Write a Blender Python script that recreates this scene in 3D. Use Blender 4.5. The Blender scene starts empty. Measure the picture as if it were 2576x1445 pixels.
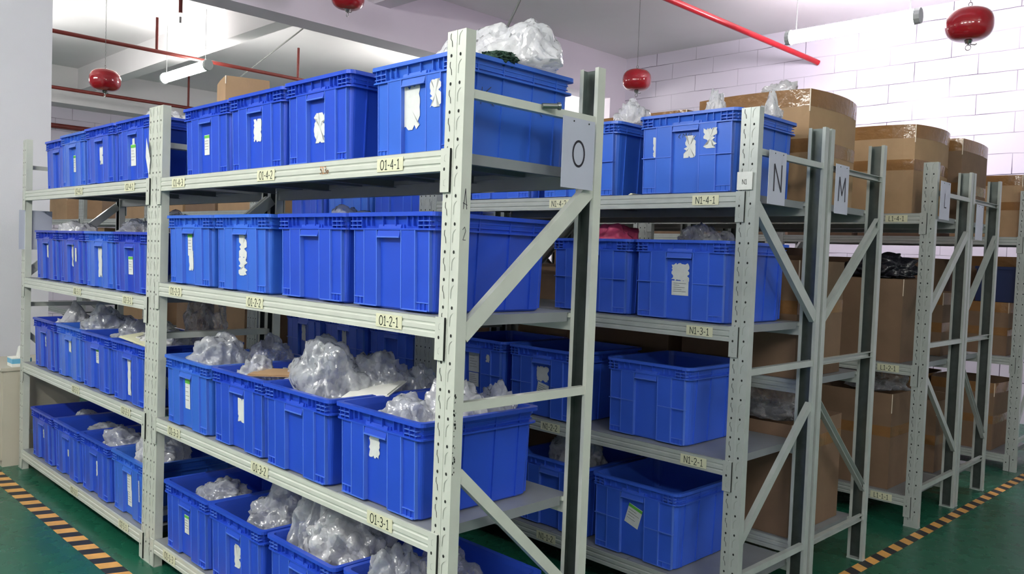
import bpy, math, random
from mathutils import Vector, Matrix, noise
PI = math.pi
sc = bpy.context.scene
col = sc.collection

# ------------------------------------------------------------------ camera, world, exposure
F_PX = 2063.0
YAW, PITCH, ROLL = 0.7852, -0.0397, 0.03717
fw = Vector((-math.sin(YAW)*math.cos(PITCH), math.cos(YAW)*math.cos(PITCH), math.sin(PITCH)))
rt = Vector((math.cos(YAW), math.sin(YAW), 0))
up = rt.cross(fw)
rt2 = rt*math.cos(ROLL) + up*math.sin(ROLL)
up2 = -rt*math.sin(ROLL) + up*math.cos(ROLL)
cd = bpy.data.cameras.new('camera')
cam = bpy.data.objects.new('camera', cd); col.objects.link(cam)
cd.sensor_width = 36.0; cd.sensor_fit = 'HORIZONTAL'
cd.lens = 36.0*F_PX/2576.0
cd.clip_start = 0.05; cd.clip_end = 100
cam.matrix_world = Matrix(((rt2.x, up2.x, -fw.x, 1.642), (rt2.y, up2.y, -fw.y, -1.4385),
                           (rt2.z, up2.z, -fw.z, 1.4395), (0, 0, 0, 1)))
sc.camera = cam
w = bpy.data.worlds.new('world'); sc.world = w; w.use_nodes = True
w.node_tree.nodes['Background'].inputs[0].default_value = (0.8, 0.82, 0.9, 1)
w.node_tree.nodes['Background'].inputs[1].default_value = 0.3
sc.view_settings.view_transform = 'Standard'
sc.view_settings.look = 'None'
sc.view_settings.gamma = 1.0
sc.view_settings.use_curve_mapping = False
sc.view_settings.exposure = 0.75
LAMP_POWER = 75.0

# ------------------------------------------------------------------ materials
def srgb(r, g, b):
    f = lambda c: (c/255/12.92) if c/255 <= 0.04045 else ((c/255+0.055)/1.055)**2.4
    return (f(r), f(g), f(b), 1)

def mat(name, c, rough=0.5, metal=0.0, var=0.0, vscale=8.0, bump=0.0, bscale=60.0, spec=0.5, emit=None, estr=0.0, coat=0.0):
    m = bpy.data.materials.new(name); m.use_nodes = True
    nt = m.node_tree; b = nt.nodes['Principled BSDF']
    b.inputs['Base Color'].default_value = c
    b.inputs['Roughness'].default_value = rough
    b.inputs['Metallic'].default_value = metal
    b.inputs['Specular IOR Level'].default_value = spec
    b.inputs['Coat Weight'].default_value = coat
    tc = nt.nodes.new('ShaderNodeTexCoord')
    if var > 0:
        n = nt.nodes.new('ShaderNodeTexNoise'); n.inputs['Scale'].default_value = vscale; n.inputs['Detail'].default_value = 5
        nt.links.new(tc.outputs['Object'], n.inputs['Vector'])
        r = nt.nodes.new('ShaderNodeMapRange'); r.inputs[1].default_value = 0.3; r.inputs[2].default_value = 0.7
        r.inputs[3].default_value = 1-var; r.inputs[4].default_value = 1+var
        nt.links.new(n.outputs['Fac'], r.inputs[0])
        h = nt.nodes.new('ShaderNodeVectorMath'); h.operation = 'SCALE'
        h.inputs[0].default_value = c[:3]; nt.links.new(r.outputs[0], h.inputs['Scale'])
        nt.links.new(h.outputs[0], b.inputs['Base Color'])
    if bump > 0:
        n2 = nt.nodes.new('ShaderNodeTexNoise'); n2.inputs['Scale'].default_value = bscale
        nt.links.new(tc.outputs['Object'], n2.inputs['Vector'])
        bp = nt.nodes.new('ShaderNodeBump'); bp.inputs['Strength'].default_value = bump; bp.inputs['Distance'].default_value = 0.01
        nt.links.new(n2.outputs['Fac'], bp.inputs['Height']); nt.links.new(bp.outputs[0], b.inputs['Normal'])
    if emit:
        b.inputs['Emission Color'].default_value = emit; b.inputs['Emission Strength'].default_value = estr
    return m

M = {}
M['paint'] = mat('rack_paint', srgb(190, 194, 185), 0.3, 0, 0.04, 14, coat=0.25)
M['paint2'] = mat('galvanised_paint', srgb(170, 176, 173), 0.3, 0.15, 0.07, 14)
M['galv'] = mat('bare_galvanised_inside', srgb(112, 120, 118), 0.35, 0.85, 0.15, 18)
M['rib'] = mat('crate_edge_highlight_blue', srgb(78, 114, 210), 0.3, 0, 0.04, 6)  # lighter blue puts edge highlights and worn whitening into the ribs
M['deck'] = mat('deck_steel', srgb(134, 138, 142), 0.42, 0.2, 0.08, 6)
M['hole'] = mat('slot_shadow', srgb(24, 27, 26), 0.9)
M['emboss'] = mat('slot_edge', srgb(140, 146, 138), 0.5)
M['blue'] = mat('crate_blue', srgb(38, 74, 190), 0.3, 0, 0.06, 5)
M['lblue'] = mat('crate_light_blue', srgb(52, 100, 200), 0.3, 0, 0.06, 5)
M['dblue'] = mat('crate_deep_blue', srgb(36, 62, 176), 0.33, 0, 0.06, 5)
M['nblue'] = mat('crate_mid_blue', srgb(52, 92, 204), 0.35, 0, 0.06, 5)
M['paper'] = mat('label_paper', srgb(205, 208, 206), 0.7, 0, 0.05, 40)
M['cream'] = mat('shelf_label_paper', srgb(206, 206, 178), 0.4, 0, 0.04, 40)
M['green'] = mat('label_green', srgb(96, 178, 70), 0.6)
M['ink'] = mat('ink', srgb(40, 52, 46), 0.6)
M['dkink'] = mat('dark_ink', srgb(52, 50, 60), 0.6)
M['orange'] = mat('orange_ink', srgb(206, 130, 70), 0.6)
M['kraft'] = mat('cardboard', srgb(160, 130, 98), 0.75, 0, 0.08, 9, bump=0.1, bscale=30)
M['kraft2'] = mat('dark_and_shaded_cardboard', srgb(118, 94, 74), 0.8, 0, 0.08, 9, bump=0.1, bscale=30)  # dark brown cartons; on low cartons the tone paints in shade
M['tape'] = mat('packing_tape', srgb(134, 98, 62), 0.15, 0, 0.06, 20, bump=0.25, bscale=35)
M['whitetape'] = mat('clear_tape_edge', srgb(215, 200, 180), 0.2)
M['red'] = mat('red_enamel', srgb(158, 22, 34), 0.12, 0, 0.05, 6, coat=0.6)
M['redpipe'] = mat('red_pipe_paint', srgb(176, 34, 44), 0.3, 0, 0.1, 12)
M['rust'] = mat('dark_red_pipe_paint', srgb(112, 40, 34), 0.45, 0, 0.12, 12)
M['metal'] = mat('bare_metal', srgb(150, 152, 150), 0.25, 0.9, 0.06, 20)
M['lampcap'] = mat('lamp_cap_plastic', srgb(150, 158, 156), 0.5)
M['beige'] = mat('cabinet_laminate', srgb(186, 180, 164), 0.5, 0, 0.03, 6)
M['plaster'] = mat('painted_plaster', srgb(222, 222, 228), 0.7, 0, 0.02, 2, bump=0.05, bscale=120)
M['ceil'] = mat('ceiling_paint', srgb(232, 229, 230), 0.85, 0, 0.04, 0.8)
M['wallleft'] = mat('far_wall_paint', srgb(150, 144, 152), 0.85, 0, 0.04, 3)
M['girder'] = mat('girder_paint', srgb(224, 216, 226), 0.85, 0, 0.03, 0.8)
M['navy'] = mat('navy_plastic', srgb(30, 44, 84), 0.4)
M['blackbag'] = mat('black_plastic', srgb(34, 34, 42), 0.25, 0, 0.2, 14, bump=0.8, bscale=25)
M['brush'] = mat('dark_green_bristle', srgb(38, 66, 54), 0.9, 0, 0.3, 60, bump=1.0, bscale=150)
M['sheet'] = mat('white_card', srgb(232, 232, 226), 0.6, 0, 0.02, 10)
M['grey'] = mat('grey_board', srgb(168, 172, 178), 0.5, 0, 0.03, 10)
M['pink'] = mat('pink_wrap', srgb(220, 90, 130), 0.4, 0, 0.15, 30)
M['tissueblue'] = mat('tissue_box_blue', srgb(110, 180, 214), 0.5)
M['wire'] = mat('grey_cable', srgb(120, 122, 120), 0.6)
M['lampw'] = mat('lamp_tube_violet', (0.9, 0.9, 0.9, 1), 0.4, emit=(1.0, 0.92, 1.0, 1), estr=LAMP_POWER*1.05)
M['lampv'] = mat('lamp_tube_left', (0.9, 0.9, 0.9, 1), 0.4, emit=(1.0, 0.99, 0.95, 1), estr=LAMP_POWER*0.42)
M['lampl'] = mat('lamp_tube_warm', (0.9, 0.9, 0.9, 1), 0.4, emit=(1.0, 0.99, 0.93, 1), estr=LAMP_POWER)

def film(name, c, lo, hi, rough=0.18, trl=0.5):
    m = bpy.data.materials.new(name); m.use_nodes = True; nt = m.node_tree
    nt.nodes.remove(nt.nodes['Principled BSDF']); out = nt.nodes['Material Output']
    N = nt.nodes.new; Lk = nt.links.new
    tc = N('ShaderNodeTexCoord')
    hs = []
    for sc_, k in ((9, 0.9), (22, 0.6), (60, 0.25)):      # randomly tilted facets, like creased film
        mp = N('ShaderNodeVectorMath'); mp.operation = 'SCALE'; mp.inputs['Scale'].default_value = sc_
        Lk(tc.outputs['Object'], mp.inputs[0])
        v = N('ShaderNodeTexVoronoi'); v.inputs['Scale'].default_value = 1.0
        Lk(mp.outputs[0], v.inputs['Vector'])
        d1 = N('ShaderNodeVectorMath'); d1.operation = 'SUBTRACT'
        Lk(mp.outputs[0], d1.inputs[0]); Lk(v.outputs['Position'], d1.inputs[1])
        d2 = N('ShaderNodeVectorMath'); d2.operation = 'SUBTRACT'; d2.inputs[1].default_value = (0.5, 0.5, 0.5)
        Lk(v.outputs['Color'], d2.inputs[0])
        dt = N('ShaderNodeVectorMath'); dt.operation = 'DOT_PRODUCT'
        Lk(d1.outputs[0], dt.inputs[0]); Lk(d2.outputs[0], dt.inputs[1])
        mu = N('ShaderNodeMath'); mu.operation = 'MULTIPLY'; mu.inputs[1].default_value = k
        Lk(dt.outputs['Value'], mu.inputs[0]); hs.append(mu)
    a1 = N('ShaderNodeMath'); Lk(hs[0].outputs[0], a1.inputs[0]); Lk(hs[1].outputs[0], a1.inputs[1])
    a2 = N('ShaderNodeMath'); Lk(a1.outputs[0], a2.inputs[0]); Lk(hs[2].outputs[0], a2.inputs[1])
    bp = N('ShaderNodeBump'); bp.inputs['Strength'].default_value = 1.0; bp.inputs['Distance'].default_value = 0.038
    Lk(a2.outputs[0], bp.inputs['Height'])
    df = N('ShaderNodeBsdfDiffuse'); df.inputs['Color'].default_value = c
    tl = N('ShaderNodeBsdfTranslucent'); tl.inputs['Color'].default_value = c
    gl = N('ShaderNodeBsdfGlossy'); gl.inputs['Roughness'].default_value = rough; gl.inputs['Color'].default_value = (1, 1, 1, 1)
    for n_ in (df, tl, gl): Lk(bp.outputs[0], n_.inputs['Normal'])
    m1 = N('ShaderNodeMixShader'); m1.inputs[0].default_value = trl; Lk(df.outputs[0], m1.inputs[1]); Lk(tl.outputs[0], m1.inputs[2])
    fr = N('ShaderNodeFresnel'); fr.inputs['IOR'].default_value = 2.1; Lk(bp.outputs[0], fr.inputs['Normal'])
    m2 = N('ShaderNodeMixShader'); Lk(fr.outputs[0], m2.inputs[0]); Lk(m1.outputs[0], m2.inputs[1]); Lk(gl.outputs[0], m2.inputs[2])
    tr = N('ShaderNodeBsdfTransparent')
    lw = N('ShaderNodeLayerWeight'); lw.inputs['Blend'].default_value = 0.4; Lk(bp.outputs[0], lw.inputs['Normal'])
    mr = N('ShaderNodeMapRange'); mr.inputs[3].default_value = lo; mr.inputs[4].default_value = hi
    Lk(lw.outputs['Facing'], mr.inputs[0])
    mx = N('ShaderNodeMixShader'); Lk(mr.outputs[0], mx.inputs[0]); Lk(tr.outputs[0], mx.inputs[1]); Lk(m2.outputs[0], mx.inputs[2])
    Lk(mx.outputs[0], out.inputs['Surface'])
    return m
M['clear'] = film('clear_film', srgb(236, 240, 246), 0.42, 0.92, 0.2, 0.45)
M['white'] = film('white_film', srgb(244, 245, 250), 0.62, 0.98, 0.2, 0.35)
M['greyf'] = film('grey_film', srgb(214, 216, 226), 0.3, 0.8, 0.2, 0.45)

def wall_mat():
    m = bpy.data.materials.new('painted_block_wall'); m.use_nodes = True; nt = m.node_tree
    b = nt.nodes['Principled BSDF']; b.inputs['Roughness'].default_value = 0.8
    tc = nt.nodes.new('ShaderNodeTexCoord')
    sp = nt.nodes.new('ShaderNodeSeparateXYZ'); cb = nt.nodes.new('ShaderNodeCombineXYZ')
    ax = nt.nodes.new('ShaderNodeMath'); ax.operation = 'ADD'
    nt.links.new(tc.outputs['Object'], sp.inputs[0])
    nt.links.new(sp.outputs[0], ax.inputs[0]); nt.links.new(sp.outputs[1], ax.inputs[1])
    # slight waviness of the courses
    nz = nt.nodes.new('ShaderNodeTexNoise'); nz.inputs['Scale'].default_value = 3.0
    nt.links.new(tc.outputs['Object'], nz.inputs['Vector'])
    w1 = nt.nodes.new('ShaderNodeMath'); w1.operation = 'MULTIPLY_ADD'; w1.inputs[1].default_value = 0.02
    nt.links.new(nz.outputs['Fac'], w1.inputs[0]); nt.links.new(sp.outputs[2], w1.inputs[2])
    nt.links.new(ax.outputs[0], cb.inputs[0]); nt.links.new(w1.outputs[0], cb.inputs[1])
    br = nt.nodes.new('ShaderNodeTexBrick')
    br.inputs['Scale'].default_value = 1.0; br.inputs['Brick Width'].default_value = 0.6
    br.inputs['Row Height'].default_value = 0.2; br.inputs['Mortar Size'].default_value = 0.004
    br.inputs['Mortar Smooth'].default_value = 0.3; br.inputs['Bias'].default_value = 0.0
    br.offset = 0.42; br.offset_frequency = 2
    br.inputs['Color1'].default_value = srgb(214, 208, 220); br.inputs['Color2'].default_value = srgb(204, 198, 212)
    br.inputs['Mortar'].default_value = srgb(84, 76, 96)
    nt.links.new(cb.outputs[0], br.inputs['Vector'])
    # mortar partly filled with paint
    n2 = nt.nodes.new('ShaderNodeTexNoise'); n2.inputs['Scale'].default_value = 1.3; n2.inputs['Detail'].default_value = 4
    nt.links.new(tc.outputs['Object'], n2.inputs['Vector'])
    mr = nt.nodes.new('ShaderNodeMapRange'); mr.inputs[1].default_value = 0.42; mr.inputs[2].default_value = 0.6
    mr.inputs[3].default_value = 0.25; mr.inputs[4].default_value = 1.0
    nt.links.new(n2.outputs['Fac'], mr.inputs[0])
    mul = nt.nodes.new('ShaderNodeMath'); mul.operation = 'MULTIPLY'
    nt.links.new(br.outputs['Fac'], mul.inputs[0]); nt.links.new(mr.outputs[0], mul.inputs[1])
    mx = nt.nodes.new('ShaderNodeMix'); mx.data_type = 'RGBA'
    mx.inputs['A'].default_value = srgb(210, 204, 217); mx.inputs['B'].default_value = srgb(74, 66, 88)
    nt.links.new(mul.outputs[0], mx.inputs['Factor'])
    nt.links.new(mx.outputs['Result'], b.inputs['Base Color'])
    bp = nt.nodes.new('ShaderNodeBump'); bp.inputs['Strength'].default_value = 0.6; bp.inputs['Distance'].default_value = 0.01
    bp.invert = True
    nt.links.new(mul.outputs[0], bp.inputs['Height']); nt.links.new(bp.outputs[0], b.inputs['Normal'])
    return m
M['block'] = wall_mat()

def floor_mat():
    m = bpy.data.materials.new('green_epoxy'); m.use_nodes = True; nt = m.node_tree
    b = nt.nodes['Principled BSDF']
    tc = nt.nodes.new('ShaderNodeTexCoord')
    n = nt.nodes.new('ShaderNodeTexNoise'); n.inputs['Scale'].default_value = 2.2; n.inputs['Detail'].default_value = 8
    nt.links.new(tc.outputs['Object'], n.inputs['Vector'])
    r = nt.nodes.new('ShaderNodeValToRGB')
    r.color_ramp.elements[0].position = 0.35; r.color_ramp.elements[0].color = srgb(24, 84, 64)
    r.color_ramp.elements[1].position = 0.7; r.color_ramp.elements[1].color = srgb(28, 92, 71)
    nt.links.new(n.outputs['Fac'], r.inputs[0]); nt.links.new(r.outputs[0], b.inputs['Base Color'])
    n2 = nt.nodes.new('ShaderNodeTexNoise'); n2.inputs['Scale'].default_value = 9; n2.inputs['Detail'].default_value = 6
    nt.links.new(tc.outputs['Object'], n2.inputs['Vector'])
    mr = nt.nodes.new('ShaderNodeMapRange'); mr.inputs[3].default_value = 0.16; mr.inputs[4].default_value = 0.4
    nt.links.new(n2.outputs['Fac'], mr.inputs[0]); nt.links.new(mr.outputs[0], b.inputs['Roughness'])
    return m
M['floor'] = floor_mat()
M['tapeyel'] = mat('floor_tape_yellow', srgb(214, 158, 84), 0.45, 0, 0.12, 20)
M['tapeblk'] = mat('floor_tape_black', srgb(38, 38, 42), 0.5, 0, 0.1, 20)

# ------------------------------------------------------------------ mesh helpers
class MB:
    def __init__(s): s.v = []; s.f = []; s.m = []; s.mats = []; s.sm = []
    def mi(s, k):
        if k not in s.mats: s.mats.append(k)
        return s.mats.index(k)
    def add(s, vs, fs, k, smooth=False):
        o = len(s.v); s.v += [tuple(v) for v in vs]; i = s.mi(k)
        for f in fs: s.f.append(tuple(o+a for a in f)); s.m.append(i); s.sm.append(smooth)
    def box(s, x0, x1, y0, y1, z0, z1, k, T=None):
        vs = [Vector((x, y, z)) for z in (z0, z1) for y in (y0, y1) for x in (x0, x1)]
        if T: vs = [T @ v for v in vs]
        s.add(vs, [(0, 2, 3, 1), (4, 5, 7, 6), (0, 1, 5, 4), (2, 6, 7, 3), (0, 4, 6, 2), (1, 3, 7, 5)], k)
    def hexa(s, vs, k):      # 8 points: bottom 4 (ccw), top 4 (ccw)
        s.add(vs, [(3, 2, 1, 0), (4, 5, 6, 7), (0, 1, 5, 4), (1, 2, 6, 5), (2, 3, 7, 6), (3, 0, 4, 7)], k)
    def loft(s, rings, k, cap0=False, cap1=False, smooth=False):
        n = len(rings[0]); vs = [p for r in rings for p in r]; fs = []
        for a in range(len(rings)-1):
            for i in range(n):
                j = (i+1) % n
                fs.append((a*n+i, a*n+j, (a+1)*n+j, (a+1)*n+i))
        s.add(vs, fs, k, smooth)
        if cap0: s.add(rings[0], [tuple(range(n))[::-1]], k)
        if cap1: s.add(rings[-1], [tuple(range(n))], k)
    def extrude(s, prof, x0, x1, k):   # profile of (y,z) along x
        r0 = [(x0, y, z) for y, z in prof]; r1 = [(x1, y, z) for y, z in prof]
        s.loft([r0, r1], k, True, True)
    def tube(s, pts, r, k, n=10, caps=True, smooth=True):
        pts = [Vector(p) for p in pts]; rings = []
        for i, p in enumerate(pts):
            d = (pts[min(i+1, len(pts)-1)] - pts[max(i-1, 0)]).normalized()
            a = d.orthogonal().normalized() if i == 0 else (s._a - d*s._a.dot(d)).normalized()
            s._a = a; b = d.cross(a)
            rr = r[i] if isinstance(r, (list, tuple)) else r
            rings.append([p + (a*math.cos(t)+b*math.sin(t))*rr for t in [2*PI*q/n for q in range(n)]])
        s.loft(rings, k, caps, caps, smooth)
    def lathe(s, prof, c, k, n=28, smooth=True):   # profile (r,z)
        rings = [[(c[0]+r*math.cos(2*PI*q/n), c[1]+r*math.sin(2*PI*q/n), c[2]+z) for q in range(n)] for r, z in prof]
        s.loft(rings, k, True, True, smooth)
    def poly(s, pts, k): s.add(pts, [tuple(range(len(pts)))], k)
    def mesh(s, name):
        me = bpy.data.meshes.new(name); me.from_pydata(s.v, [], s.f)
        for k in s.mats: me.materials.append(M[k])
        me.polygons.foreach_set('material_index', s.m)
        me.polygons.foreach_set('use_smooth', s.sm)
        me.update(); return me

def obj(name, data, parent=None, loc=(0, 0, 0), rz=0.0, rot=None):
    if isinstance(data, MB): data = data.mesh(name)
    o = bpy.data.objects.new(name, data); col.objects.link(o)
    o.location = loc; o.rotation_euler = rot if rot else (0, 0, rz)
    if parent: o.parent = parent
    return o
def tag(o, label, cat, group=None, kind=None):
    o['label'] = label; o['category'] = cat
    if group: o['group'] = group
    if kind: o['kind'] = kind
    return o
def thing(name, label, cat, loc=(0, 0, 0), rz=0.0, group=None):
    o = bpy.data.objects.new(name, None); col.objects.link(o); o.location = loc; o.rotation_euler = (0, 0, rz)
    o.empty_display_size = 0.1
    return tag(o, label, cat, group)
def struct(name, data, label=None):
    o = obj(name, data); o['kind'] = 'structure'
    if label: o['label'] = label
    return o

def arc(cx, cy, rx, ry, a0, a1, n=14):
    return [(cx+rx*math.cos(math.radians(a0+(a1-a0)*i/n)), cy+ry*math.sin(math.radians(a0+(a1-a0)*i/n))) for i in range(n+1)]
GL = {  # strokes in a box 0..w by 0..1
 'O': (0.66, [arc(0.33, 0.5, 0.31, 0.5, 90, 450, 28)]),
 'N': (0.60, [[(0.03, 0), (0.03, 1), (0.57, 0), (0.57, 1)]]),
 'M': (0.70, [[(0.03, 0), (0.08, 1), (0.35, 0.25), (0.62, 1), (0.67, 0)]]),
 'L': (0.45, [[(0.05, 1), (0.05, 0), (0.42, 0)]]),
 '1': (0.42, [[(0.06, 0.84), (0.24, 1), (0.24, 0)], [(0.06, 0), (0.42, 0)]]),
 '2': (0.50, [arc(0.25, 0.73, 0.21, 0.27, 160, -20, 12)+[(0.04, 0.0), (0.48, 0.0)]]),
 '3': (0.50, [arc(0.22, 0.75, 0.21, 0.25, 140, -90, 12)+arc(0.22, 0.26, 0.24, 0.26, 90, -140, 12)]),
 '4': (0.52, [[(0.38, 0), (0.38, 1), (0.03, 0.30), (0.50, 0.30)]]),
 '5': (0.48, [[(0.44, 1), (0.10, 1), (0.07, 0.56)]+arc(0.22, 0.31, 0.23, 0.31, 120, -140, 14)]),
 'a': (0.42, [arc(0.2, 0.22, 0.17, 0.22, 20, 380, 16), [(0.38, 0.46), (0.38, 0)]]),
 '-': (0.34, [[(0.04, 0.42), (0.30, 0.42)]]),
}
def add_text(mb, s, origin, ux, uz, h, k, sx=1.0, wt=0.055):
    o = Vector(origin); ux = Vector(ux); uz = Vector(uz); gap = 0.14
    tot = sum(GL[c][0] for c in s)+gap*(len(s)-1); x = -tot/2
    nrm = ux.cross(uz)
    for c in s:
        wd, strokes = GL[c]
        for st in strokes:
            pts = [Vector(((x+a)*h*sx, (b-0.5)*h)) for a, b in st]
            for a, b in zip(pts, pts[1:]):
                d = (b-a); L = d.length
                if L < 1e-7: continue
                d /= L; n = Vector((-d.y, d.x))*(wt*h); e = d*(wt*h*0.6)
                mb.poly([o+ux*p.x+uz*p.y for p in (a-e-n, b+e-n, b+e+n, a-e+n)], k)
        x += wd+gap

# ------------------------------------------------------------------ the room
ZC = 4.15; YB = 7.55; XL = -13.2; XR = 9.0; YF = -6.5
mb = MB(); mb.box(XL, XR, YF, YB, -0.1, 0, 'floor'); struct('floor', mb)
mb = MB(); mb.box(XL-0.2, XR+0.2, YF-0.2, YB+0.2, ZC, ZC+0.15, 'ceil'); struct('ceiling', mb)
mb = MB(); mb.box(XL, XR, YB, YB+0.2, 0, ZC, 'block'); struct('wall_back', mb)
mb = MB(); mb.box(XL-0.2, XL, YF, YB, 0, ZC, 'block'); struct('wall_left', mb)
mb = MB(); mb.box(XR, XR+0.2, YF, YB, 0, ZC, 'plaster'); struct('wall_right', mb)
mb = MB(); mb.box(XL, XR, YF-0.2, YF, 0, ZC, 'plaster'); struct('wall_front', mb)
mb = MB(); mb.box(-5.6, -5.3, YF, YB, 3.57, ZC, 'girder'); struct('trim_1', mb, 'deep concrete girder crossing the ceiling')
mb = MB(); mb.box(-13.2, -12.7, YF, YB, 3.57, ZC, 'ceil'); struct('trim_2', mb, 'concrete edge beam over the far left wall')
for i, (y0, y1) in enumerate(((-0.6, -0.4), (2.92, 3.12), (6.2, 6.4))):
    mb = MB(); mb.box(-12.7, -5.6, y0, y1, 3.8, ZC, 'ceil'); struct('trim_%d' % (3+i), mb, 'secondary ceiling beam of the left bay')
for i, (y0, y1) in enumerate(((-0.6, -0.4), (3.4, 3.6))):
    mb = MB(); mb.box(-5.3, XR, y0, y1, 3.9, ZC, 'girder'); struct('trim_%d' % (6+i), mb, 'secondary ceiling beam of the right bay')
mb = MB(); mb.box(-5.6, -5.05, -0.75, 0.42, 0, 3.57, 'plaster'); mb.box(-5.6, -5.3, -0.75, 0.42, 3.57, 3.572, 'plaster')
struct('trim_8', mb, 'broad white plastered column at the left')
mb = MB(); mb.box(-6.1, -5.28, YB-0.35, YB, 0, 3.57, 'girder'); struct('trim_9', mb, 'concrete column on the back wall')

# floor tapes
def floor_tape(name, p0, p1, width, label):
    mb = MB(); p0 = Vector(p0); p1 = Vector(p1); d = (p1-p0); L = d.length; d.normalize(); n = Vector((-d.y, d.x, 0))
    pitch = 0.0725; k = 0; s = 0.0; sk = 0.03
    while s < L-pitch:
        a = p0+d*s; b = p0+d*(s+pitch)
        q = [a-n*width/2-d*sk/2, b-n*width/2-d*sk/2, b+n*width/2+d*sk/2, a+n*width/2+d*sk/2]
        mb.hexa([v+Vector((0, 0, 0.0002)) for v in q]+[v+Vector((0, 0, 0.0012)) for v in q], 'tapeyel' if k % 2 == 0 else 'tapeblk')
        s += pitch; k += 1
    return tag(obj(name, mb), label, 'floor tape')
floor_tape('hazard_tape', (-4.9, -0.155, 0), (1.2, -0.125, 0), 0.085, 'yellow and black hazard tape on the floor along the crate shelving at the left')
floor_tape('hazard_tape', (0.1, 1.9, 0), (0.21, 7.3, 0), 0.06, 'yellow and black hazard tape on the floor past the rack ends at the right')

# ------------------------------------------------------------------ racks
H = 2.03; W = 0.075; S = 0.035
def upright_mesh(paint, holes=True):
    mb = MB(); t = 0.0022
    mb.box(-W, 0, 0, t, 0, H, paint)
    mb.box(-t, 0, t, S, 0, H, paint); mb.box(-W, -W+t, t, S, 0, H, paint)
    mb.box(-0.014, -t, S-t, S, 0, H, paint); mb.box(-W+t, -W+0.014, S-t, S, 0, H, paint)
    mb.box(-W+t, -t, t, t+0.0004, 0, H, 'galv'); mb.box(-t-0.0004, -t, t, S-t, 0, H, 'galv'); mb.box(-W+t, -W+t+0.0004, t, S-t, 0, H, 'galv')
    mb.box(-W*0.53, -W*0.47, -0.0016, 0, 0, H, paint)         # centre swage
    mb.box(-W-0.002, 0.002, -0.002, S, 0, 0.006, paint)          # foot pad
    if holes:
        def dot(x, z, r, k, y=-0.0008):
            mb.poly([(x+r*0.8*math.cos(a), y, z+r*math.sin(a)) for a in [2*PI*i/10 for i in range(10)]][::-1], k)
        def stroke(pts, wd, k, y=-0.0009):
            for (xa, za), (xb, zb) in zip(pts, pts[1:]):
                mb.poly([(xa-wd, y, za), (xb-wd, y, zb), (xb+wd, y, zb), (xa+wd, y, za)], k)
        for i in range(27):
            z = 1.965-0.075*i
            if z < 0.02: break
            dot(-W*0.76, z, 0.0048, 'hole'); dot(-W*0.27, z, 0.0048, 'hole')
            for zz in ([z-0.016] if i else [z+0.059, z-0.016]):
                if zz < 0.05: continue
                stroke([(-W*0.79, zz), (-W*0.815, zz-0.004), (-W*0.815, zz-0.014), (-W*0.74, zz-0.021), (-W*0.715, zz-0.036)], 0.0010, 'hole')
                stroke([(-W*0.20, zz+0.002), (-W*0.29, zz-0.003), (-W*0.35, zz-0.011), (-W*0.36, zz-0.034)], 0.0012, 'emboss')
    return mb.mesh('upright')
UPM = {('paint', 1): upright_mesh('paint'), ('paint2', 1): upright_mesh('paint2'),
       ('paint', 0): upright_mesh('paint', False), ('paint2', 0): upright_mesh('paint2', False)}
_bm = {}
def beam_mesh(L, k):
    if (L, k) in _bm: return _bm[(L, k)]
    mb = MB()
    prof = [(-0.004, 0), (-0.004, -0.013), (-0.0015, -0.016), (-0.0015, -0.019), (-0.005, -0.022), (-0.005, -0.034),
            (-0.0015, -0.037), (-0.0015, -0.040), (-0.004, -0.043), (-0.004, -0.056), (0.026, -0.056), (0.026, -0.014), (0.04, -0.014), (0.04, 0)]
    mb.extrude(prof[::-1], -L, 0, k)
    for sx in (0, 1):
        xo = 0 if sx == 0 else -L
        a, b = (xo-0.004, xo+0.034) if sx == 0 else (xo-0.034, xo+0.004)
        mb.box(a, b, -0.0075, -0.003, -0.114, 0.004, k)
        e0 = b if sx == 0 else a
        mb.box(e0-0.0008, e0+0.0008, -0.0078, -0.0025, -0.114, 0.003, 'hole')
        c = (a+b)/2
        for zc in (-0.022, -0.088):
            for (xa, za), (xb, zb) in (((0.004, 0.008), (-0.003, 0.006)), ((-0.003, 0.006), (-0.004, -0.008)), ((-0.004, -0.008), (0.001, -0.010))):
                mb.poly([(c+xa-0.0006, -0.0077, zc+za), (c+xb-0.0006, -0.0077, zc+zb), (c+xb+0.0008, -0.0077, zc+zb+0.0012), (c+xa+0.0008, -0.0077, zc+za+0.0012)], 'emboss')
        mb.poly([(c-0.003+0.004*math.cos(t), -0.0078, -0.052+0.005*math.sin(t)) for t in [2*PI*i/8 for i in range(8)]][::-1], 'hole')
    _bm[(L, k)] = mb.mesh('beam'); return _bm[(L, k)]
_dm = {}
def deck_mesh(L, D):
    if (L, D) in _dm: return _dm[(L, D)]
    mb = MB(); n = 4; p = L/n
    for i in range(n):
        a = -L+i*p+0.0015; b = a+p-0.003
        mb.box(a, b, 0.0, D, -0.0025, 0, 'deck')
        mb.box(a, a+0.002, 0.045, D-0.045, -0.030, -0.0025, 'deck'); mb.box(b-0.002, b, 0.045, D-0.045, -0.030, -0.0025, 'deck')
        mb.box(a+0.002, a+0.018, 0.045, D-0.045, -0.030, -0.028, 'deck'); mb.box(b-0.018, b-0.002, 0.045, D-0.045, -0.030, -0.028, 'deck')
        mb.box((a+b)/2-0.02, (a+b)/2+0.02, 0.045, D-0.045, -0.018, -0.0025, 'deck')
    _dm[(L, D)] = mb.mesh('shelf_deck'); return _dm[(L, D)]
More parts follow.
